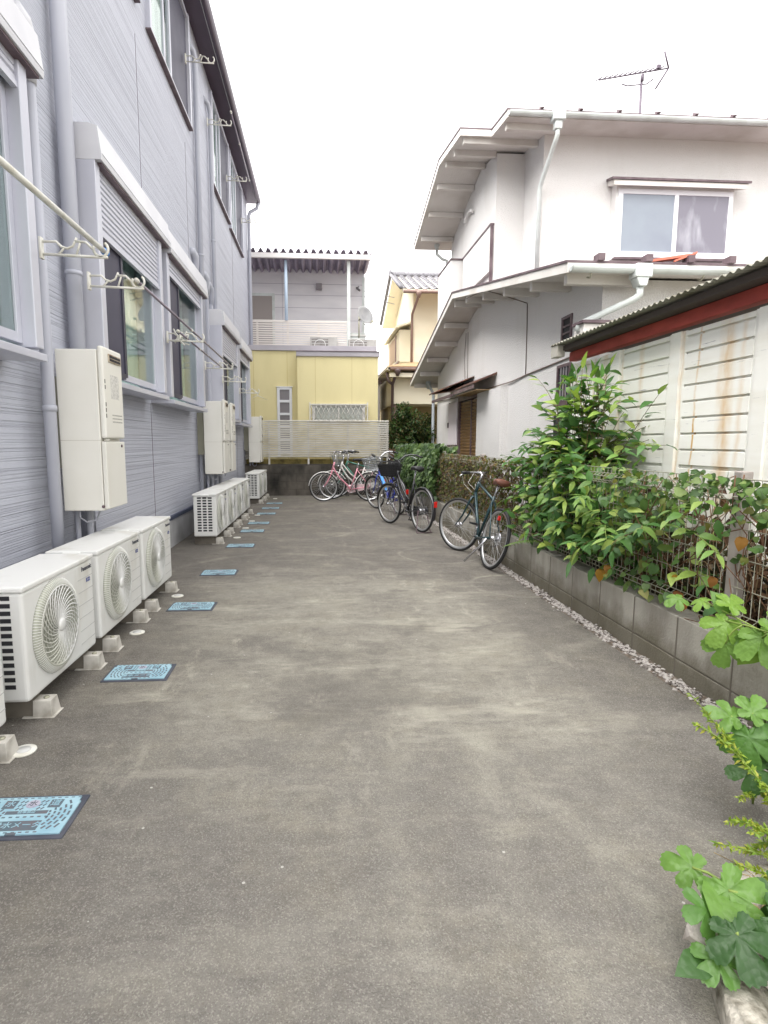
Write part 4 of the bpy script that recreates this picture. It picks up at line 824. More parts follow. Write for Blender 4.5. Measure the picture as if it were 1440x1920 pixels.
r=MB(); r.tube([(2.62,19.6,6.98),(8.2,19.6,6.98)],.10,10); r.tube([(2.60,17.2,5.93),(2.60,19.6,6.98),(2.60,22.3,5.9)],.055,8); r.lathe([(.0001,0),(.13,.02),(.13,.10),(.0001,.12)],12,Matrix.Translation((2.62,19.6,7.0))@Matrix.Rotation(R(90),4,'Y')@Matrix.Translation((0,0,-.1))); r.build('ridge_tile',tile,ch)
brp=mat('pipe_brown',lin((132,108,98)),.5)
g=MB(); g.tube([(2.66,17.1,5.80),(8.2,17.1,5.80)],.055,8); g.tube([(2.25,16.9,3.53),(8,16.9,3.53)],.055,8); g.build('gutter',brp,ch)
g=MB(); g.tube([(3.12,17.12,5.78),(3.1,17.2,5.6),(3.05,17.8,5.3),(3.05,17.84,5.1),(3.05,17.84,3.6)],.04,8); g.lathe([(.04,0),(.09,.12),(.09,.18)],10,Matrix.Translation((3.12,17.1,5.62))); g.build('downpipe',brp,ch)
g=MB(); g.tube([(2.46,16.95,3.5),(2.42,17.05,3.3),(2.37,17.22,3.1),(2.37,17.24,0)],.045,8); g.lathe([(.04,0),(.10,.14),(.10,.2)],10,Matrix.Translation((2.48,16.92,3.32))); g.tube([(2.2,17.2,3.45),(2.22,17.1,3.2),(2.37,17.2,3.1)],.045,8); g.build('downpipe',mat('pipe_darkbrown',lin((92,76,76)),.5),ch)
r=MB(); r.prism([(2.2,16.9,3.48),(2.2,16.9,3.56),(3.1,17.9,3.82),(3.1,17.9,3.7)],(6,0,0)); r.prism([(2.15,16.9,3.50),(2.15,16.9,3.58),(2.15,23,3.62),(2.15,23,3.5)],(1.0,0,0)); r.box((2.25,16.95,3.3),(8,17.3,3.42)); r.build('lower_roof',cream,ch); 
r=MB(); r.prism([(2.13,16.86,3.585),(3.1,17.9,3.845),(8.1,17.9,3.845),(8.1,16.86,3.585)],(0,0,.02)); r.build('lower_tile',mat('tile_tan',lin((184,152,116)),.7),ch)
b=MB(); b.box((2.75,18.4,3.95),(3.1,21.5,4.95)); bo=b.build('bay_window',cream,ch); b=MB(); b.prism([(2.62,18.2,4.98),(3.1,18.2,5.12),(3.1,18.2,5.18),(2.62,18.2,5.04)],(0,3.5,0)); b.build('bay_roof',cream,bo)
b=MB(); b.box((2.735,19.2,4.1),(2.76,20.8,4.85)); b.build('shutter',mat('shutter_tan',lin((186,158,128)),.7),bo); b=MB(); b.box((2.70,18.4,3.92),(2.76,21.5,3.96)); b.box((2.715,19.1,4.05),(2.75,19.2,4.9)); b.build('trim',brp,bo)
b=MB(); b.box((2.42,17.35,0),(2.52,17.45,2.53)); b.box((2.55,18.55,1.9),(2.6,18.6,2.5)); b.build('porch_post',brp,ch)
b=MB(); b.box((2.6,18.57,.6),(2.75,18.6,1.9)); b.build('porch_door',mat('door_pale',lin((220,210,180)),.6),ch)
nb=thing('grey_shed','sliver of a grey shed roof between the yellow wall and the cream house','shed',(1.95,19,0)); MB().box((1.6,19,0),(2.2,21,3.3)).build('wall',greyside,nb); MB().box((1.55,18.9,3.3),(2.25,21,3.4)).build('roof',trimbr,nb)
wp=thing('wooden_fence','weathered wooden boards beside the slatted fence, behind the bicycles','fence',(2.1,14.5,0))
wm=mat('old_wood',lin((116,92,70)),.85,col2=lin((84,66,52)),vscale=5,vstretch=(3,1,.4)); b=MB()
for k in range(7): b.box((1.92+k*.09,14.7,0),(2.0+k*.09,14.73,1.2-.02*(k%2)))
b.build('plank',wm,wp); MB().box((2.22,14.55,0),(2.29,14.62,1.1)).build('post',wm,wp)
gp=thing('garden_screen','small beige slatted screen panel at the far end of the mesh fence','fence',(2.2,14.2,0)); b=MB()
for k in range(6): b.box((2.07,14.2,.5+k*.1),(2.5,14.215,.57+k*.1))
b.build('slat',lm,gp); MB().box((2.05,14.19,.355),(2.09,14.23,1.12)).build('post',lm,gp)
# ---------------------------------------------------------------- bicycles
tyre_m=mat('tyre_black',(.018,.018,.019),.7); rim_m=mat('rim_silver',lin((205,205,205)),.3,.85); spoke_m=mat('spoke_steel',lin((190,190,190)),.35,.8)
sad_m=mat('saddle_black',(.02,.02,.022),.5); red_m=mat('reflector_red',lin((206,30,24)),.3,coat=.5)
def bicycle(label,base,head,lean,steer,paint,kind='step',rim=None,saddle=None,tyre=None,basket=None,fender=None,rack=False,stand='side',bars='swept',group=None,accent=None,seat_h=.92,white_fork=None):
    t=thing('bicycle',label,'bicycle',base,group=group,local=True); t.rotation_euler=(lean,0,head)
    rim=rim or rim_m; saddle=saddle or sad_m; tyre=tyre or tyre_m
    V=Vector; Rw=.335; WB=1.06; BB=V((.44,0,.275)); RA=V((0,0,Rw)); FA=V((WB,0,Rw))
    HT=V((.795,0,.93)); HB=V((.855,0,.745)); SC_=V((.285,0,.735)); ax=(HT-HB).normalized()
    S=Matrix.Translation(HB)@Matrix.Rotation(steer,4,ax)@Matrix.Translation(-HB)
    def wheel(c,M,front):
        hub=MB(); hub.M=M; hub.tube([c+V((0,-.05,0)),c+V((0,.05,0))],.018,10); hub.tube([c+V((0,-.032,0)),c+V((0,-.026,0))],.03,12); hub.tube([c+V((0,.026,0)),c+V((0,.032,0))],.03,12)
        if not front and kind=='diamond':
            for k in range(6): hub.tube([c+V((0,-.03-.005*k,0)),c+V((0,-.033-.005*k,0))],.075-.008*k,18)
        w_=hub.build('wheel',chrome,t)
        n=44; ty=MB(); ty.M=M; rt=Rw-.017; ty.tube([c+V((rt*math.cos(2*math.pi*k/n),0,rt*math.sin(2*math.pi*k/n))) for k in range(n)],.0175,8,closed=True); ty.build('tyre',tyre,w_)
        r=MB(); r.M=M; a=Rw-.034; vs=[];fs=[]
        for k in range(n):
            ca,sa=math.cos(2*math.pi*k/n),math.sin(2*math.pi*k/n)
            for rr,yy in ((a+.004,-.012),(a-.016,-.010),(a-.020,0),(a-.016,.010),(a+.004,.012)): vs.append(c+V((rr*ca,yy,rr*sa)))
        for k in range(n):
            for j in range(4): fs.append((k*5+j,k*5+j+1,((k+1)%n)*5+j+1,((k+1)%n)*5+j))
        r.add(vs,fs,True); r.build('rim',rim,w_)
        s=MB(); s.M=M
        for k in range(32):
            a0=2*math.pi*k/32; sg=1 if k%2 else -1; b0=a0+(.9 if k%4<2 else -.9)
            s.tube([c+V((.028*math.cos(b0),sg*.028,.028*math.sin(b0))),c+V(((Rw-.05)*math.cos(a0),0,(Rw-.05)*math.sin(a0)))],.0014,4,cap=False)
        s.build('spokes',spoke_m,w_)
        if front:
            q=MB(); q.M=M; q.cbox(c+V((-.19,0,.13)),(.05,.012,.022)); q.build('spoke_reflector',plas_w,w_)
    wheel(RA,None,False); wheel(FA,S,True)
    f=MB()
    if kind=='diamond':
        f.tube([V((.808,0,.885)),SC_+V((0,0,.0))],.0155,10); f.tube([V((.845,0,.775)),BB],.018,10)
        f.tube([BB,SC_+V((-.012,0,.04))],.016,10)
    else:
        f.tube([V((.845,0,.80)),V((.79,0,.69)),V((.69,0,.54)),V((.58,0,.44)),V((.50,0,.36)),BB],.019,10)
        if kind=='double': f.tube([V((.83,0,.87)),V((.74,0,.76)),V((.62,0,.61)),V((.50,0,.51)),V((.385,0,.45))],.015,10)
        f.tube([BB,SC_+V((-.012,0,.03))],.017,10)
    for sg in (-1,1):
        f.tube([BB+V((-.03,sg*.03,0)),RA+V((.0,sg*.062,0))],.010,8); f.tube([SC_+V((-.01,sg*.018,-.02)),RA+V((0,sg*.062,0))],.008,8)
    f.tube([HB-ax*.01,HT-ax*.03],.021,12); f.tube([BB+V((0,-.036,0)),BB+V((0,.036,0))],.022,12)
    f.build('frame',paint,t)
    k=MB(); k.M=S; cr=HB-ax*.035
    for sg in (-1,1): k.tube([cr+V((0,sg*.03,.0)),cr+V((.01,sg*.055,-.05)),cr+V((.10,sg*.055,-.24)),FA+V((0,sg*.055,0))],[.014,.013,.011,.008],8)
    k.tube([cr+V((0,-.035,0)),cr+V((0,.035,0))],.016,8); k.build('fork',white_fork or paint,t)
    h=MB(); h.M=S; q=HT-ax*.03
    if bars=='flat':
        e=HT+ax*.075; h.tube([q,e],.014,10); st_=e+V((.085,0,.01)); h.tube([e-ax*.01,e+V((.03,0,.012)),st_],.016,10)
        h.tube([st_+V((-.025,-.29,.0)),st_+V((0,-.10,0)),st_+V((0,.10,0)),st_+V((-.025,.29,0))],.0125,8); g0=[(st_+V((-.025,s_*.17,0))-V((0,0,0)),st_+V((-.027,s_*.30,0))) for s_ in (-1,1)]
        lv=[(st_+V((.03,s_*.15,-.02)),st_+V((.05,s_*.25,-.05))) for s_ in (-1,1)]
    else:
        e=HT+ax*.10; h.tube([q,e],.013,10); st_=e+V((.04,0,.03)); h.tube([e-ax*.02,e,st_],.014,10)
        P=[(.0,.0,.0),(.015,.06,.02),(.0,.14,.08),(-.05,.22,.10),(-.14,.265,.085),(-.24,.285,.06)]
        h.tube([st_+V((x,-y,z)) for x,y,z in reversed(P)]+[st_+V(p) for p in P[1:]],.0115,8); g0=[(st_+V((-.13,s_*.262,.088)),st_+V((-.25,s_*.288,.058))) for s_ in (-1,1)]
        lv=[(st_+V((-.02,s_*.22,.07)),st_+V((-.15,s_*.275,.03))) for s_ in (-1,1)]
    hb=h.build('handlebar',chrome if bars=='flat' or paint is not black_p else black_p,t)
    for a,b in g0: g=MB(); g.M=S; g.tube([a,b],.017,8); g.build('grip',sad_m,hb)
    g=MB(); g.M=S
    for a,b in lv: g.tube([a,(a+b)/2+V((.01,0,.01)),b],.007,6)
    g.build('brake_lever',chrome,hb)
    c=MB(); c.M=S
    c.tube([lv[1][0],lv[1][0]+V((.10,-.03,-.02)),lv[1][0]+V((.13,-.12,-.14)),HB+V((.03,.02,.02))],.003,5); c.tube([lv[0][0],lv[0][0]+V((.10,.05,.0)),lv[0][0]+V((.12,.12,-.12)),HB+V((.02,-.02,.05))],.003,5); c.build('cable',black if bars!='flat' else plas_w,hb)
    sp=MB(); sa=V((SC_.x-.045,0,seat_h)); sp.tube([SC_,sa],.0135,10); sp.build('seat_post',chrome,t)
    s=MB(); prof=[(-.13,.075,.0),(-.11,.088,.012),(-.05,.082,.016),(.0,.055,.012),(.06,.032,.008),(.12,.022,.004),(.145,.012,-.006)]; vs=[];fs=[]; n=12
    for x,wd,z in prof:
        for j in range(n):
            a=2*math.pi*j/n; vs.append(sa+V((x,wd*math.cos(a),.035+z+(.028 if math.sin(a)>0 else .035+.012*(wd>.05))*math.sin(a))))
    for i in range(len(prof)-1):
        for j in range(n): fs.append((i*n+j,i*n+(j+1)%n,(i+1)*n+(j+1)%n,(i+1)*n+j))
    fs.append(tuple(reversed(range(n)))); fs.append(tuple(range((len(prof)-1)*n,len(prof)*n))); s.add(vs,fs,True); s.build('saddle',saddle,t)
    # crank, pedals, chain
    cr_=MB(); cw=[BB+V((.085*math.cos(2*math.pi*k/28),-.045,.085*math.sin(2*math.pi*k/28))) for k in range(28)]
    cr_.tube(cw,.006,5,closed=True)
    for k in range(5): a=2*math.pi*k/5; cr_.tube([BB+V((0,-.045,0)),BB+V((.08*math.cos(a),-.045,.08*math.sin(a)))],.006,5)
    ca=2.0; d=V((math.cos(ca),0,math.sin(ca)))
    cr_.tube([BB+V((0,.04,0)),BB+V((0,.06,0)),BB+d*.165+V((0,.072,0))],.010,8); cr_.tube([BB+V((0,-.05,0)),BB+V((0,-.06,0)),BB-d*.165+V((0,-.072,0))],.010,8)
    co=cr_.build('crank',chrome,t)
    for sg,dd in ((1,d),(-1,-d)):
        p=MB(); c0=BB+dd*.165+V((0,sg*.12,0)); p.cbox(c0+V((.03,0,0)),(.018,.085,.022)); p.cbox(c0-V((.03,0,0)),(.018,.085,.022)); p.tube([c0-V((0,sg*.05,0)),c0+V((0,sg*.04,0))],.008,6); p.build('pedal',sad_m,co)
    ch=MB(); 
    if kind=='diamond': ch.tube([BB+V((0,-.045,.085)),RA+V((0,-.045,.05))],.004,4); ch.tube([BB+V((0,-.045,-.085)),RA+V((.05,-.045,-.09)),RA+V((.02,-.045,-.03))],.004,4); ch.build('chain',sad_m,t)
    else:
        ch.M=None; pts=[BB+V((.10,-.05,0)),BB+V((.05,-.05,.10)),RA+V((-.03,-.05,.06)),RA+V((-.06,-.05,-.01)),RA+V((0,-.05,-.06)),BB+V((.03,-.05,-.10))]
        ch.prism(pts,(0,-.03,0)); ch.build('chain_guard',accent or paint,t,bevel=.01)
    if fender is not None:
        for c,M,a0,a1,nm in ((RA,None,R(10),R(200),'mudguard'),(FA,S,R(5),R(150),'mudguard')):
            q=MB(); q.M=M; n=20; vs=[];fs=[]; rr=Rw+.018
            for i in range(n+1):
                a=a0+(a1-a0)*i/n
                for yy,dr in ((-.028,-.012),(-.016,0),(.016,0),(.028,-.012)): vs.append(c+V(((rr+dr)*math.cos(a),yy,(rr+dr)*math.sin(a))))
            for i in range(n):
                for j in range(3): fs.append((4*i+j,4*i+j+1,4*i+5+j,4*i+4+j))
            q.add(vs,fs,True); q.tube([c+V((0,.06,0)),c+V((rr*math.cos(a1-.3),.03,rr*math.sin(a1-.3)))],.003,4); q.build(nm,fender,t)
        q=MB(); q.cbox(V((-Rw-.03,0,Rw+.12)),(.02,.05,.085)); q.build('rear_reflector',red_m,t,bevel=.006)
    else:
        q=MB(); q.cbox(V((.02,0,.56)),(.02,.035,.05)); q.build('rear_reflector',red_m,t,bevel=.006)
    if rack:
        q=MB(); z=.72
        q.tube([V((.22,-.05,z)),V((-.18,-.06,z)),V((-.22,0,z)),V((-.18,.06,z)),V((.22,.05,z))],.007,6)
        for x in (.12,.02,-.08): q.tube([V((x,-.055,z)),V((x,.055,z))],.005,5)
        for sg in (-1,1): q.tube([V((-.08,sg*.06,z)),RA+V((0,sg*.07,0))],.006,5)
        q.build('rear_rack',accent or chrome,t)
    if basket is not None:
        q=MB(); q.M=S; b0=V((.93,0,.80)); 
        def ringp(u): # u 0 bottom..1 top
            x0,x1=b0.x-.0-.02*u,b0.x+.20+.06*u; y=.12+.05*u; z=b0.z+.24*u
            return [V((x0,-y,z)),V((x1,-y,z)),V((x1,y,z)),V((x0,y,z))]
        for u in [i/7 for i in range(8)]: q.tube(ringp(u),.006 if u==1 else .0028,4,closed=True)
        lo,hi=ringp(0),ringp(1)
        for e in range(4):
            m_=8
            for i in range(m_): 
                s_=i/m_; q.tube([lo[e].lerp(lo[(e+1)%4],s_),hi[e].lerp(hi[(e+1)%4],s_)],.0026,4,cap=False)
        for i in range(1,7): s_=i/7; q.tube([lo[0].lerp(lo[1],s_),lo[3].lerp(lo[2],s_)],.0026,4,cap=False)
        q.build('basket',basket,t)
        if basket is mesh_b:
            q=MB(); q.M=S; lo,hi=ringp(.02),ringp(.8)
            for e in range(4): q.quad(lo[e],lo[(e+1)%4],hi[(e+1)%4],hi[e])
            q.quad(*lo); q.build('basket_liner',mat('basket_mesh',(.016,.016,.017),.8),t)
        q=MB(); q.M=S; q.tube([HB+V((.06,0,.03)),V((.98,0,.80))],.008,6); q.tube([V((1.0,.0,.77)),V((1.06,0,.77))],.03,10); q.build('head_lamp',chrome,t)
    if stand=='side':
        q=MB(); q.tube([RA+V((.05,.07,-.02)),RA+V((.11,.10,-.12)),RA+V((.16,.215,-.325))],[.013,.011,.010],8); q.build('kickstand',chrome,t)
    else:
        q=MB(); zz=-.0+.008
        q.tube([RA+V((.0,.07,0)),V((-.06,.12,zz+.02)),V((-.10,.13,zz)),V((-.10,-.13,zz)),V((-.06,-.12,zz+.02)),RA+V((0,-.07,0))],.0075,6); q.build('kickstand',trimbr,t)
    return t
mesh_b=mat('basket_black',(.02,.02,.022),.55); wire_b=mat('basket_wire',lin((180,184,186)),.4,.6)
black_p=mat('bike_black',(.016,.016,.02),.3,coat=.4); green_p=mat('bike_teal',lin((26,58,64)),.3,.1,coat=.5); blue_p=mat('bike_blue',lin((34,56,168)),.3,coat=.5)
pink_p=mat('bike_pink',lin((222,150,166)),.35,coat=.4); white_p=mat('bike_white',lin((232,230,226)),.35,coat=.4); jade_p=mat('bike_jade',lin((52,122,104)),.35,coat=.4)
brown_s=mat('saddle_brown',lin((112,70,56)),.55)
BG='bicycles parked in the alley'
bicycle('dark teal sport bicycle with brown saddle leaning beside the block wall',(1.845,5.80,0),R(95),R(13),R(30),green_p,'diamond',saddle=brown_s,bars='flat',group=BG,seat_h=.90)
bicycle('black step-through city bicycle with dark front basket and red reflector',(1.60,8.30,0),R(110),R(2),R(8),black_p,'double',basket=mesh_b,fender=black_p,stand='rear',group=BG)
b_=bicycle('blue bicycle with wire basket parked behind the black one',(1.58,10.45,0),R(108),R(-2),R(12),blue_p,'step',basket=wire_b,fender=black_p,stand='rear',group=BG)
q=MB(); q.prism([(.70,-.03,.60),(.78,-.03,.72),(.60,-.03,.55),(.52,-.03,.40)],(0,.06,0)); q.build('bottle_bag',mat('bag_skyblue',lin((90,160,230)),.6),b_,bevel=.012)
bicycle('pink step-through bicycle before the dark retaining wall',(1.26,12.95,0),R(180),R(1),R(4),pink_p,'step',basket=None,fender=white_p,rack=True,stand='rear',group=BG,accent=mat('guard_palepink',lin((226,196,200)),.4))
bicycle('white step-through bicycle between the pink one and the retaining wall',(1.47,13.45,0),R(180),R(1),R(-5),white_p,'double',fender=white_p,rack=True,stand='rear',group=BG,tyre=tyre_m)
bicycle('jade green bicycle hindmost against the retaining wall behind the white one',(1.62,13.95,0),R(180),R(2),R(3),jade_p,'diamond',basket=wire_b,fender=black_p,rack=True,stand='rear',group=BG)
# ---------------------------------------------------------------- plants
def leafmat(name,cols,rough=.45,tr=.25,quilt=0):
    m=bpy.data.materials.new(name); m.use_nodes=True; N,L,B=nd(m); ge=N.new('ShaderNodeNewGeometry'); rp=N.new('ShaderNodeValToRGB'); e=rp.color_ramp.elements
    n=len(cols)
    for i,c in enumerate(cols):
        p=i/(n-1) if n>1 else 0
        el=e[i] if i<2 else e.new(p)
        el.position=p; el.color=(c[0]*.70+.008,c[1]*.65+.003,c[2]*.68+.003,1)
    e[1].position=1/(n-1) if n>1 else 1
    L.new(ge.outputs['Random Per Island'],rp.inputs[0])
    tc=N.new('ShaderNodeTexCoord').outputs['Object']; f=mnoise(N,L,tc,45,(1,1,1),3,.35,.7)
    hs=N.new('ShaderNodeMix'); hs.data_type='RGBA'; hs.blend_type='MULTIPLY'; L.new(mmath(N,L,'MULTIPLY',f,.35),hs.inputs[0]); L.new(rp.outputs[0],hs.inputs[6]); hs.inputs[7].default_value=(.55,.6,.45,1)
    if quilt:
        qv=N.new('ShaderNodeTexVoronoi'); qv.inputs['Scale'].default_value=quilt; L.new(tc,qv.inputs['Vector']); bq=N.new('ShaderNodeBump'); bq.inputs['Distance'].default_value=.0022; bq.invert=True; L.new(qv.outputs[0],bq.inputs['Height']); L.new(bq.outputs[0],B.inputs['Normal'])
    L.new(hs.outputs[2],B.inputs['Base Color']); B.inputs['Roughness'].default_value=rough; B.inputs['Specular IOR Level'].default_value=.35
    t=N.new('ShaderNodeBsdfTranslucent'); mx=N.new('ShaderNodeMixShader'); mx.inputs[0].default_value=tr
    br=N.new('ShaderNodeMix'); br.data_type='RGBA'; br.blend_type='MULTIPLY'; br.inputs[0].default_value=1; L.new(hs.outputs[2],br.inputs[6]); br.inputs[7].default_value=(1.2,1.35,.6,1)
    L.new(br.outputs[2],t.inputs[0]); L.new(B.outputs[0],mx.inputs[1]); L.new(t.outputs[0],mx.inputs[2]); L.new(mx.outputs[0],N['Material Output'].inputs[0]); return m
def frame(d,n):
    d=d.normalized(); n=(n-d*n.dot(d))
    if n.length<1e-3: n=d.orthogonal()
    n.normalize(); return d,n.cross(d),n
def leaf(mb,p,d,n,L,W,curl=.25,fold=.25,lite=False,heart=False):
    d,s,n=frame(d,n)
    if lite:
        mb.add([p,p+d*L*.42+s*W/2+n*fold*W*.4,p+d*L-n*curl*L*.6,p+d*L*.42-s*W/2+n*fold*W*.4,p+d*L*.45-n*curl*L*.1],[(0,4,1),(1,4,2),(0,3,4),(3,2,4)]); return
    st=((.10,.95 if heart else .45),(.30,1.0),(.55,.86),(.80,.45)); vs=[p]
    if heart: st=((-.06,.5),(.12,.95),(.40,1.0),(.72,.55))
    for t,w in st:
        c=p+d*L*t-n*curl*L*t*t
        hw=W/2*w; vs+=[c+s*hw+n*fold*hw,c,c-s*hw+n*fold*hw]
    vs.append(p+d*L-n*curl*L*1.05)
    fs=[(0,2,1),(0,3,2)]
    for i in range(3): a=1+3*i; fs+=[(a,a+1,a+4,a+3),(a+1,a+2,a+5,a+4)]
    fs+=[(10,11,13),(11,12,13)]
    mb.add(vs,fs,True)
def lobed(mb,p,d,n,L,lobes=5,curl=.25):
    """palmate leaf: broad lobes with toothed edges and sunken veins; p = stalk junction"""
    d,s,n=frame(d,n); K=100; ang=[0,1.12,-1.12,2.2,-2.2][:lobes]; ln=[1.0,.88,.84,.62,.60]; wds=[.57,.52,.52,.5,.5]; ph=random.uniform(0,6)
    ln=[l*random.uniform(.9,1.08) for l in ln]
    def rad(a):
        r=.36; w0=9
        for c,l,w in zip(ang,ln,wds):
            x=abs((a-c+math.pi)%(2*math.pi)-math.pi); w0=min(w0,x/w)
            if x<w: r=max(r,.36+(l-.36)*(1-(x/w)**3)**.6)
        return r,min(w0,1.2)
    vs=[p]; FR=(.34,.68,1.0)
    for fr in FR:
        for k in range(K):
            a=-math.pi+2*math.pi*k/K; r,w0=rad(a); rr=r*L*fr
            if fr==1: rr*=(1+.03*(k%3-1))*(1-.9*max(0,1-abs(abs(a)-math.pi)/.32)*.55)
            x=rr*math.cos(a); y=rr*math.sin(a)
            z=-curl*(x*x+y*y)/L+.10*L*fr*w0*(1-.3*fr)+.025*L*math.sin(ph+9*fr+3*a)
            vs.append(p+d*x+s*y+n*z)
    fs=[(0,1+k,1+(k+1)%K) for k in range(K)]
    for q in range(2):
        o=1+q*K; fs+=[(o+k,o+K+k,o+K+(k+1)%K,o+(k+1)%K) for k in range(K)]
    mb.add(vs,fs,True)
def bez(a,b,c,n=7): return [a*(1-t)**2+b*2*t*(1-t)+c*t*t for t in [i/n for i in range(n+1)]]
def rv(s=1): return Vector((random.gauss(0,s),random.gauss(0,s),random.gauss(0,s)))
UPV=Vector((0,0,1)); CAMD=Vector((-.45,-.6,.65))
G=lambda r,g,b: lin((r,g,b))
stem_m=mat('stem_brown',lin((104,88,58)),.8); stem_g=mat('stem_green',lin((122,142,66)),.6)
# tall shrub
random.seed(21)
shrub=thing('leafy_shrub','tall bright green shrub with pointed leaves growing through the mesh fence','shrub',(2.3,4.7,.35))
lv=MB(); sm=MB()
def stem(p0,p1,bow,nl,Ls,W=.50,t0=.2,r=.004):
    ctl=(p0+p1)/2+bow; P=bez(p0,ctl,p1,8); sm.tube(P,[r*(1-.07*i) for i in range(9)],5)
    for i in range(nl):
        t=t0+(1-t0)*(i+.5)/nl; q=min(int(t*8),7); u=t*8-q; pp=P[q].lerp(P[q+1],u); d=(P[q+1]-P[q]).normalized()
        side=d.cross(UPV)
        if side.length<.2: side=Vector((random.uniform(-1,1),random.uniform(-1,1),0))
        side.normalize(); sg=1 if i%2 else -1
        dd=(side*sg*random.uniform(.7,1.1)+d*random.uniform(.3,.8)+UPV*random.uniform(-.45,.15)+rv(.15)); nn=UPV*1.0+Vector((-.5,-.4,0))*random.uniform(0,1)+rv(.25)
        l=random.uniform(*Ls)*(1.0-.25*abs(t-.6)); leaf(lv,pp,dd,nn,l,l*random.uniform(W-.06,W+.06),random.uniform(.1,.45),random.uniform(.1,.35))
    leaf(lv,P[-1],(P[-1]-P[-2])+rv(.1)*.1,UPV+rv(.2),random.uniform(*Ls),Ls[0]*W,.25,.25)
for k in range(98):
    y=random.gauss(4.5,.64); y=max(3.35,min(5.35,y)); top=.96+.42*math.exp(-((y-4.75)/.75)**2)
    p0=Vector((random.uniform(2.15,2.45),y,random.uniform(.35,.7))); p1=Vector((random.uniform(1.85,2.35),min(5.5,y+random.gauss(0,.30)),random.uniform(.45,top)))
    stem(p0,p1,Vector((random.uniform(-.1,.1),random.uniform(-.1,.1),random.uniform(.1,.4))),random.randint(6,10),(.07,.155))
for k in range(66):   # upright spire
    p0=Vector((random.uniform(2.2,2.4),random.uniform(4.45,5.0),random.uniform(.8,1.2))); h=random.uniform(1.25,1.98); sp=.55*(2.05-h)+.08
    p1=Vector((2.30+random.gauss(0,sp*.55),4.62+random.gauss(0,sp),h)); stem(p0,p1,Vector((0,0,.12))+rv(.05),random.randint(6,10),(.09,.16))
for k in range(22):   # arching out over the alley and away
    p0=Vector((2.25,random.uniform(4.6,5.3),random.uniform(.9,1.2))); p1=Vector((random.uniform(2.0,2.3),random.uniform(4.9,6.0),random.uniform(1.1,1.5))); stem(p0,p1,Vector((0,0,random.uniform(.08,.2))),random.randint(8,12),(.08,.13))
for q in ((Vector((2.25,4.9,1.4)),Vector((2.12,5.3,1.95))),(Vector((2.3,4.6,1.45)),Vector((2.32,4.05,1.66))),(Vector((2.3,4.6,1.5)),Vector((2.33,4.28,1.80))),(Vector((2.3,4.7,1.4)),Vector((2.15,5.15,1.72)))): stem(q[0],q[1],Vector((0,0,.12)),9,(.09,.14))
for k in range(1000):  # inner depth
    y=min(5.5,random.gauss(4.6,.6)); p=Vector((random.uniform(2.0,2.5),y,random.uniform(.42,1.0+.35*math.exp(-((y-4.75)/.7)**2)))); l=random.uniform(.07,.13); leaf(lv,p,rv()+Vector((-.5,-.3,-.3)),CAMD+rv(.4),l,l*.45,.25,.2)
shl=leafmat('shrub_leaf',[G(54,102,50),G(78,134,64),G(102,158,78),G(142,190,86),G(182,212,104),G(68,120,58),G(94,146,78)])
lv.build('foliage',shl,shrub); sm.build('stem',stem_m,shrub)
# vine over the near fence
random.seed(4)
vine=thing('climbing_vine','heart leaved vine sprawling over the near part of the mesh fence','vine',(2.15,2.6,.36))
lv=MB(); sm=MB()
for k in range(1150):
    y=random.uniform(.9,3.75); u=random.random()
    z=1.18-abs(random.gauss(0,.11)) if u<.42 else (random.uniform(.75,1.1) if u<.74 else random.uniform(.38,.8))
    if u>=.74 and random.random()<(.85 if y<3.2 else .2): continue
    if u>=.42 and y<3.1 and random.random()<.5: continue
    p=Vector((2.10+random.gauss(0,.045),y,z+.02*math.sin(y*7))); l=random.uniform(.026,.058) if random.random()<.94 else random.uniform(.06,.075)
    leaf(lv,p,Vector((random.uniform(-.7,.1),random.uniform(-.8,.8),random.uniform(-.9,.25))),CAMD+rv(.45),l,l*.85,random.uniform(.1,.4),random.uniform(-.1,.3),heart=True)
for k in range(50):
    y=random.uniform(3.0,3.9); p=Vector((2.07+random.gauss(0,.04),y,random.uniform(.4,1.1))); l=random.uniform(.05,.085); leaf(lv,p,Vector((random.uniform(-.7,.1),random.uniform(-.8,.5),random.uniform(-.9,.1))),CAMD+rv(.4),l,l*.85,.3,.15,heart=True)
for k in range(70):
    y=random.uniform(.9,3.8); x=2.13; P=[Vector((x+random.gauss(0,.015),y,random.uniform(.3,.7)))]
    for i in range(6): P.append(P[-1]+Vector((random.gauss(0,.015),random.gauss(0,.09),random.uniform(.02,.18))))
    P=[q for q in P if q.z<1.2]
    if len(P)>2: sm.tube(P,.0032,4)
lv.build('foliage',leafmat('vine_leaf',[G(58,92,44),G(84,126,58),G(104,148,74),G(134,164,84),G(84,120,66),G(76,116,66),G(92,136,70),G(150,154,76)]),vine); sm.build('stem',mat('vine_stem',lin((112,80,58)),.8),vine)
# compound leaved branches reaching from the vine
random.seed(14)
br=thing('leafy_branch','pale green compound leaved branches poking through the fence near the post','branch',(2.1,3.2,.7))
lv=MB(); sm=MB()
for a,b in (((2.12,3.5,.62),(1.98,2.85,.98)),((2.15,3.6,.7),(1.95,3.2,.85)),((2.12,3.4,.8),(2.02,2.75,1.05)),((2.12,3.9,.75),(1.88,3.45,.72)),((2.12,3.1,.85),(2.0,2.62,.80)),((2.1,4.1,.9),(1.85,3.8,.95))):
    stem(Vector(a),Vector(b),Vector((-.03,0,.08)),8,(.085,.125),.40,.1)
lv.build('foliage',leafmat('branch_leaf',[G(100,150,70),G(132,178,86),G(166,200,104),G(112,160,88)]),br); sm.build('stem',stem_g,br)
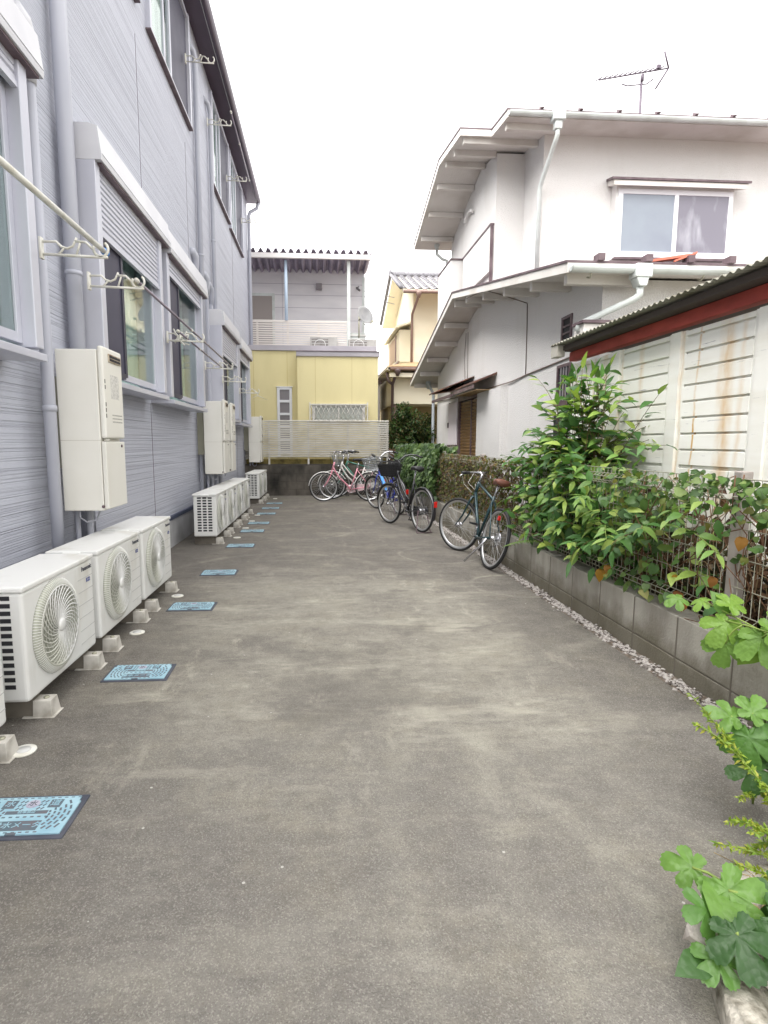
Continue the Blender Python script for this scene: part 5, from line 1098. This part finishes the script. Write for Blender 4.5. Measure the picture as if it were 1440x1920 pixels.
# dead growth behind the fence
random.seed(9)
dd_=thing('dead_undergrowth','tangle of brown dead leaves and stalks behind the near mesh fence','dead plants',(2.4,2.6,.3))
lv=MB(); sm=MB()
for k in range(4200):
    y=random.uniform(.6,5.6); p=Vector((random.uniform(2.26,2.56),y,random.uniform(.32,.45+.68*random.random()**1.1))); l=random.uniform(.04,.11); leaf(lv,p,rv(),rv()+CAMD*.4,l,l*.6,.4,.4,lite=True)
for k in range(130):
    p=Vector((random.uniform(2.26,2.5),random.uniform(.6,5.5),.33)); sm.tube(bez(p,p+Vector((0,random.gauss(0,.1),.4)),p+Vector((random.gauss(0,.1),random.gauss(0,.3),random.uniform(.3,.8))),5),.0035,4)
lv.build('foliage',leafmat('dead_leaf',[G(70,54,40),G(108,80,58),G(58,66,40),G(46,40,32),G(132,104,76),G(60,74,44)],.8,.1),dd_); sm.build('stalk',mat('stalk_tan',lin((140,116,84)),.8),dd_)
so_=MB(); so_.box((2.24,-1,-.045),(2.61,14.4,.33)); so_.box((2.62,5.7,-.045),(3.3,14.4,.33)); so_.build('soil_bed',mat('soil_dark',lin((70,58,46)),.95,col2=lin((44,38,30)),vscale=15,bump=(30,.02)),props={'kind':'structure'})
# autumn leaves caught at the wall foot of the fence
random.seed(6)
au=thing('autumn_leaves','few yellow and orange leaves on the vine low by the fence','leaves',(2.1,2.9,.45))
lv=MB()
for (y,z,l) in ((2.98,.47,.075),(3.02,.56,.05),(2.94,.42,.055),(3.86,.40,.09),(3.78,.45,.06),(2.72,.62,.06),(2.55,.86,.07)): leaf(lv,Vector((2.075,y,z+.03)),Vector((-.3,random.uniform(-.4,.4),-.9)),CAMD,l,l*.8,.3,.2,heart=True)
lv.build('foliage',leafmat('autumn_leaf',[G(224,180,44),G(190,140,50),G(150,90,60),G(208,170,60)]),au)
# thin half dry creeper on the middle of the fence
random.seed(12)
cr=thing('dry_creeper','thin half dead brown and green creeper on the fence behind the teal bicycle','creeper',(2.15,7.4,.36))
lv=MB(); sm=MB()
for k in range(4600):
    y=random.uniform(5.6,9.4); z=random.uniform(.4,1.18); p=Vector((2.13+random.gauss(0,.035),y,z)); l=random.uniform(.025,.06); leaf(lv,p,Vector((random.uniform(-.6,.3),random.uniform(-.8,.8),random.uniform(-1,.2))),CAMD+rv(.6),l,l*.65,.3,.2,lite=True)
for k in range(260):
    y=random.uniform(5.6,9.4); P=[Vector((2.14,y,random.uniform(.36,.9)))]
    for i in range(5): P.append(P[-1]+Vector((random.gauss(0,.012),random.gauss(0,.07),random.uniform(0,.12))))
    sm.tube([q for q in P if q.z<1.19] if len([q for q in P if q.z<1.19])>2 else P[:3],.0035,4)
lv.build('foliage',leafmat('creeper_leaf',[G(104,78,58),G(84,104,44),G(126,98,70),G(92,124,52),G(76,56,46),G(112,132,62),G(140,110,62)],.7,.15),cr); sm.build('stem',mat('creeper_stem',lin((106,84,70)),.85),cr)
# dense ivy hedge on the far fence
random.seed(31)
iv=thing('ivy_hedge','dense dark green ivy covering the far end of the mesh fence','hedge',(2.1,11.5,.36))
lv=MB()
for k in range(5200):
    y=random.uniform(9.2,13.9); z=.40+.92*random.random()**.8; b_=.05+.17*math.sin(math.pi*min(1,max(0,(z-.35)/.95)))+.05*math.sin(y*3.1)+.04*math.sin(y*7.3+z*5)
    if z<.62 and random.random()<.4: continue
    x=2.13-b_*random.uniform(.75,1.0) if random.random()<.72 else random.uniform(2.0,2.35); 
    if z>1.17: x=random.uniform(1.98,2.38)
    p=Vector((x,y,z+.03*math.sin(y*5))); l=random.uniform(.07,.13); leaf(lv,p,Vector((random.uniform(-.8,-.05),random.uniform(-.5,.3),random.uniform(-1,-.3))),CAMD+rv(.45),l,l*.7,.25,.15,lite=True)
lv.build('foliage',leafmat('ivy_leaf',[G(40,70,36),G(62,98,52),G(88,126,70),G(120,154,92),G(70,106,58),G(104,138,66)]),iv)
sm=MB()
for k in range(60):
    y=random.uniform(9.2,13.8); sm.tube([(2.14,y,.36),(2.13+random.gauss(0,.02),y+random.gauss(0,.08),.7),(2.1,y+random.gauss(0,.15),1.1)],.006,4)
sm.build('stem',stem_m,iv)
# dark round bush
def bush(name,label,cat,c,rad,n,L,m,trunk,seed,squash=1.0):
    random.seed(seed); t=thing(name,label,cat,(c[0],c[1],0)); lv=MB(); sm=MB(); cl=[]
    for k in range(46):
        d=rv().normalized(); cl.append((Vector(c)+Vector((d.x*rad[0],d.y*rad[1],d.z*rad[2]))*random.uniform(.35,.92),random.uniform(.16,.30)*rad[0]))
    for k in range(n):
        o,r=random.choice(cl); d=rv().normalized(); p=o+d*r*random.uniform(.55,1.05)*Vector((1,1,1)).x
        l=random.uniform(*L); leaf(lv,p,d+rv(.5)+Vector((0,0,-.35)),d+UPV*.6+rv(.3),l,l*.42,.25,.2,lite=True)
    lv.build('foliage',m,t)
    for k in range(9):
        o=random.choice(cl)[0]; sm.tube(bez(Vector((c[0]+random.gauss(0,.06),c[1]+random.gauss(0,.06),0)),Vector((c[0],c[1],c[2]*.6)),o,6),[.022,.02,.018,.015,.012,.009,.006],6)
    sm.build('stem',stem_m,t); return t
bush('round_bush','dark dense round bush before the shaded cream porch','bush',(2.56,15.4,1.64),(.80,.6,1.06),10500,(.06,.115),leafmat('bush_leaf',[G(28,56,28),G(42,78,38),G(62,104,48),G(86,130,60),G(120,108,60),G(50,86,42)]),True,3)
bush('low_bush','grassy green low plant between the round bush and the white house','plant',(2.95,14.6,.75),(.35,.4,.5),1500,(.07,.14),leafmat('lowbush_leaf',[G(54,92,40),G(82,128,58),G(64,104,46)]),True,8)
bush('variegated_plant','small pale grey green plant against the white house shutters','plant',(3.02,12.65,1.05),(.17,.45,.34),420,(.07,.13),leafmat('variegated_leaf',[G(120,142,116),G(196,206,184),G(92,116,90),G(160,176,152)]),True,5)
# fern
fe=thing('fern_frond','single bright fern frond leaning out over the block wall','fern',(2.15,5.2,.36)); lv=MB(); sm=MB(); random.seed(2)
P=bez(Vector((2.15,4.98,.38)),Vector((2.08,5.1,.50)),Vector((1.93,5.52,.30)),16); sm.tube(P,.004,5)
for i in range(1,16):
    d=(P[i+1]-P[i]).normalized(); s_=d.cross(UPV).normalized(); l=.10*math.sin(math.pi*(.15+.85*(1-i/16.5))) 
    for sg in (-1,1): leaf(lv,P[i],s_*sg+d*.45+Vector((0,0,-.1)),UPV,l,.022,.2,.1)
lv.build('foliage',leafmat('fern_leaf',[G(140,186,96),G(160,200,110)]),fe); sm.build('stem',stem_g,fe)
# broad lobed-leaf shoots at the right edge
def shoot(name,label,cat,base,leaves,stems,m,seed,off=Vector(),sc=1.0):
    random.seed(seed); t=thing(name,label,cat,base); lv=MB(); sm=MB()
    for (p,d,n,l) in leaves: lobed(lv,Vector(p)+off,Vector(d)+rv(.15),Vector(n)+rv(.12),l*sc*random.uniform(.85,1.1),5,random.uniform(.15,.5))
    for q,(p,d,n,l) in enumerate(leaves):
        if q%3==1:
            l2=l*sc*1.25; a=Vector(p)+off+rv(.012)-Vector(n).normalized()*.035; leaf(lv,a,Vector(d)+rv(.45),Vector(n)+rv(.25),l2,l2*.78,.3,.12,heart=True)
    for P in stems: sm.tube(bez(Vector(P[0])+off,Vector(P[1])+off,Vector(P[2])+off,6),.0038,6)
    lv.build('foliage',m,t); sm.build('stem',stem_g,t); return t
lob=leafmat('lobed_leaf',[G(62,112,58),G(92,146,70),G(134,186,84),G(76,124,62),G(56,98,56)],.35,.3,60); lob_y=leafmat('lobed_leaf_young',[G(130,178,78),G(156,204,90),G(120,170,84)],.4,.35,60)
cv=(-.45,-.75,.55)
shoot('broadleaf_shoot','pale green shoot of lobed leaves hanging over the block wall beside the near post','shoot',(2.0,2.2,.36),
 [((1.86,2.50,.585),(-.5,.5,.1),(-.2,-.5,.8),.085),((1.90,2.38,.60),(.5,.3,.4),(-.2,-.6,.7),.10),((1.80,2.60,.57),(-.8,.3,-.1),(0,-.4,.9),.085),((1.87,2.36,.52),(-.6,-.2,-.5),cv,.12),((1.93,2.22,.50),(-.3,-.3,-.75),cv,.145),((1.93,2.16,.55),(.7,-.1,.1),cv,.12),((1.86,2.34,.43),(-.2,-.1,-.9),cv,.12),((1.98,2.07,.46),(.3,-.3,-.3),cv,.12),((2.0,2.05,.37),(-.4,-.2,-.2),(-.2,-.6,.8),.10)],
 [((2.1,1.95,.40),(1.98,2.1,.56),(1.87,2.38,.53)),((2.1,1.95,.40),(1.95,2.15,.52),(1.86,2.50,.585)),((2.0,2.05,.48),(1.95,2.2,.56),(1.93,2.22,.50)),((1.9,2.3,.53),(1.87,2.33,.50),(1.86,2.34,.43))],lob_y,3,Vector((.02,.02,0)),.92)
# rough concrete planter rim and its plants
rim=thing('planter_rim','rough lichen spotted concrete planter rim at the bottom right corner','planter',(1.0,1.2,0)); random.seed(17)
path=[Vector(p) for p in ((.70,.30,0),(.80,.70,0),(.89,1.0,0),(.985,1.22,0),(1.06,1.37,0),(1.20,1.45,0),(1.42,1.50,0),(1.8,1.54,0))]
pts=[]
for i in range(len(path)-1):
    for k in range(8): pts.append(path[i].lerp(path[i+1],k/8))
vs=[];fs=[]; sec=[(-.055,-.02),(-.055,.05),(-.048,.072),(0,.078),(.048,.072),(.055,.05),(.055,-.02)]
for i,p in enumerate(pts):
    d=(pts[min(i+1,len(pts)-1)]-pts[max(i-1,0)]).normalized(); s_=Vector((d.y,-d.x,0))
    for a,b in sec: j=random.gauss(0,.002); vs.append(p+s_*(a+.06+j)+Vector((0,0,b+random.gauss(0,.003))))
ns=len(sec)
for i in range(len(pts)-1):
    for j in range(ns-1): fs.append((i*ns+j,i*ns+j+1,(i+1)*ns+j+1,(i+1)*ns+j))
r=MB(); r.add(vs,fs,True); r.build('rim_body',mat('rim_concrete',lin((190,184,172)),.9,bump=(60,.01),col2=lin((104,98,84)),vscale=22,vlo=.42,vhi=.66),rim)
r=MB(); r.prism([(.82,.3,.0),(.99,.95,.0),(1.15,1.36,.0),(1.8,1.44,.0),(1.8,.3,.0)],(0,0,.05)); r.build('planter_soil',mat('planter_soil',lin((78,64,48)),.95,col2=lin((120,100,70)),vscale=30,bump=(40,.02)),rim)
gs=MB(); random.seed(23)
for k in range(500):
    p=Vector((random.uniform(.92,1.7),random.uniform(.7,1.4),.05)); 
    if p.x<.93+(p.y-.8)*.4+.04: continue
    gs.tube(bez(p,p+Vector((random.gauss(0,.02),random.gauss(0,.02),.05)),p+Vector((random.gauss(0,.05),random.gauss(0,.05),random.uniform(.01,.07))),4),.0014,3,cap=False)
tag(gs.build('dry_grass',mat('straw',lin((172,146,96)),.9,col2=lin((112,92,60)),vscale=20)),'dry straw coloured grass inside the planter rim','grass',kind='stuff')
for k,(x,y,s) in enumerate(((.985,1.22,.05),(1.05,1.12,.035))):
    st=thing('stone','%s pale jagged stone among the lobed leaves on the planter rim'%('larger' if k==0 else 'smaller'),'stone',(x,y,.09),group='pale stones on the planter rim'); r=MB(); random.seed(k+2)
    r.lathe([(.0001,.0),(s*.8,.005),(s,.03),(s*.7,.06),(.0001,.07)],9,Matrix.Translation((x,y,.085)),sm=False); r.v=[p+rv(.006) for p in r.v]; r.build('stone_body',mat('stone_pale',lin((206,198,190)),.9,bump=(50,.01),col2=lin((170,160,150)),vscale=20),st)
U=(-.25,-.5,.85)
shoot('broadleaf_plant','large lobed green leaves spilling over the planter rim at the bottom right','plant',(1.1,1.2,.05),
 [((.96,1.30,.235),(-.75,.35,.1),U,.10),((1.0,1.22,.235),(.2,-.75,-.2),U,.115),((.955,1.13,.20),(-.1,-.85,-.35),U,.13),((.93,1.20,.20),(-.8,.1,0),U,.075),((1.06,1.12,.22),(.3,-.8,-.3),U,.14),((1.11,1.20,.215),(.8,-.2,0),U,.12),((1.05,.99,.17),(.05,-.9,-.35),U,.15),((.915,1.13,.14),(-.7,-.3,-.3),U,.08),((1.19,1.08,.2),(.6,-.5,-.1),U,.13),((1.13,1.02,.13),(.3,-.6,-.2),U,.12)],
 [((1.12,1.2,.05),(1.05,1.24,.25),(.96,1.30,.235)),((1.12,1.2,.05),(1.05,1.2,.25),(1.0,1.22,.235)),((1.12,1.18,.05),(1.0,1.18,.24),(.955,1.13,.20)),((1.12,1.15,.05),(1.1,1.12,.22),(1.06,1.12,.22)),((1.14,1.15,.05),(1.12,1.2,.22),(1.11,1.20,.215)),((1.1,1.1,.05),(1.08,1.02,.17),(1.05,.99,.17)),((1.15,1.12,.05),(1.18,1.1,.2),(1.19,1.08,.2))],lob,7,Vector((.035,0,-.01)),.86)
shoot('broadleaf_plant','clump of rounded lobed leaves at the right edge behind the planter','plant',(1.5,1.85,.05),
 [((1.36,1.76,.40),(-.8,.2,.1),(-.2,-.5,.8),.11),((1.42,1.74,.42),(.6,.3,.3),(-.2,-.5,.8),.11),((1.50,1.78,.40),(.7,.2,.2),(-.2,-.5,.8),.12),((1.40,1.72,.34),(-.2,-.4,-.8),(-.4,-.8,.5),.14),((1.48,1.72,.33),(.2,-.4,-.7),(-.3,-.8,.5),.15),((1.40,1.70,.24),(-.1,-.4,-.8),(-.4,-.8,.5),.13),((1.52,1.70,.24),(.2,-.4,-.6),(-.3,-.8,.5),.13)],
 [((1.55,1.85,.0),(1.48,1.8,.35),(1.36,1.76,.40)),((1.55,1.85,.0),(1.5,1.8,.3),(1.42,1.74,.42)),((1.55,1.85,.0),(1.52,1.8,.3),(1.48,1.72,.33)),((1.55,1.85,0),(1.54,1.8,.3),(1.50,1.78,.40))],lob,11,Vector((.085,0,0)),.80)
# goldenrod like weed
random.seed(19)
we=thing('yellow_weed','slender weed with yellow green tips rising beside the planter','weed',(1.55,1.7,.0)); lv=MB(); sm=MB()
def weed(p0,c,p1,n,L):
    P=bez(Vector(p0),Vector(c),Vector(p1),14); sm.tube(P,[.0042-.0002*i for i in range(15)],5)
    for i in range(n):
        t=.25+.75*random.random(); q=min(int(t*14),13); pp=P[q].lerp(P[q+1],t*14-q); dd=(P[q+1]-P[q]).normalized()+rv(.9); l=random.uniform(*L)*(1.15-.55*t); leaf(lv,pp,dd,UPV+rv(.5),l,l*.4,.2,.2,lite=True)
for a,c,b,n in (((1.60,1.62,.02),(1.50,1.72,.25),(1.27,1.74,.50),170),((1.58,1.60,.05),(1.42,1.66,.35),(1.26,1.70,.415),130),((1.45,1.45,.08),(1.40,1.50,.2),(1.25,1.50,.20),150),((1.42,1.40,.08),(1.36,1.42,.15),(1.20,1.48,.145),120),((1.5,1.5,.08),(1.46,1.5,.25),(1.38,1.52,.30),110),((1.35,1.30,.08),(1.3,1.34,.15),(1.18,1.38,.16),90),((1.62,1.75,0),(1.58,1.7,.2),(1.42,1.66,.16),150),((1.55,1.5,.05),(1.5,1.52,.16),(1.32,1.50,.10),170),((1.5,1.42,.05),(1.45,1.44,.2),(1.28,1.45,.20),150)): weed(a,c,b,n,(.018,.038))
lv.build('foliage',leafmat('weed_leaf',[G(150,190,60),G(176,204,74),G(120,168,64),G(206,210,90)]),we); sm.build('stem',stem_g,we)
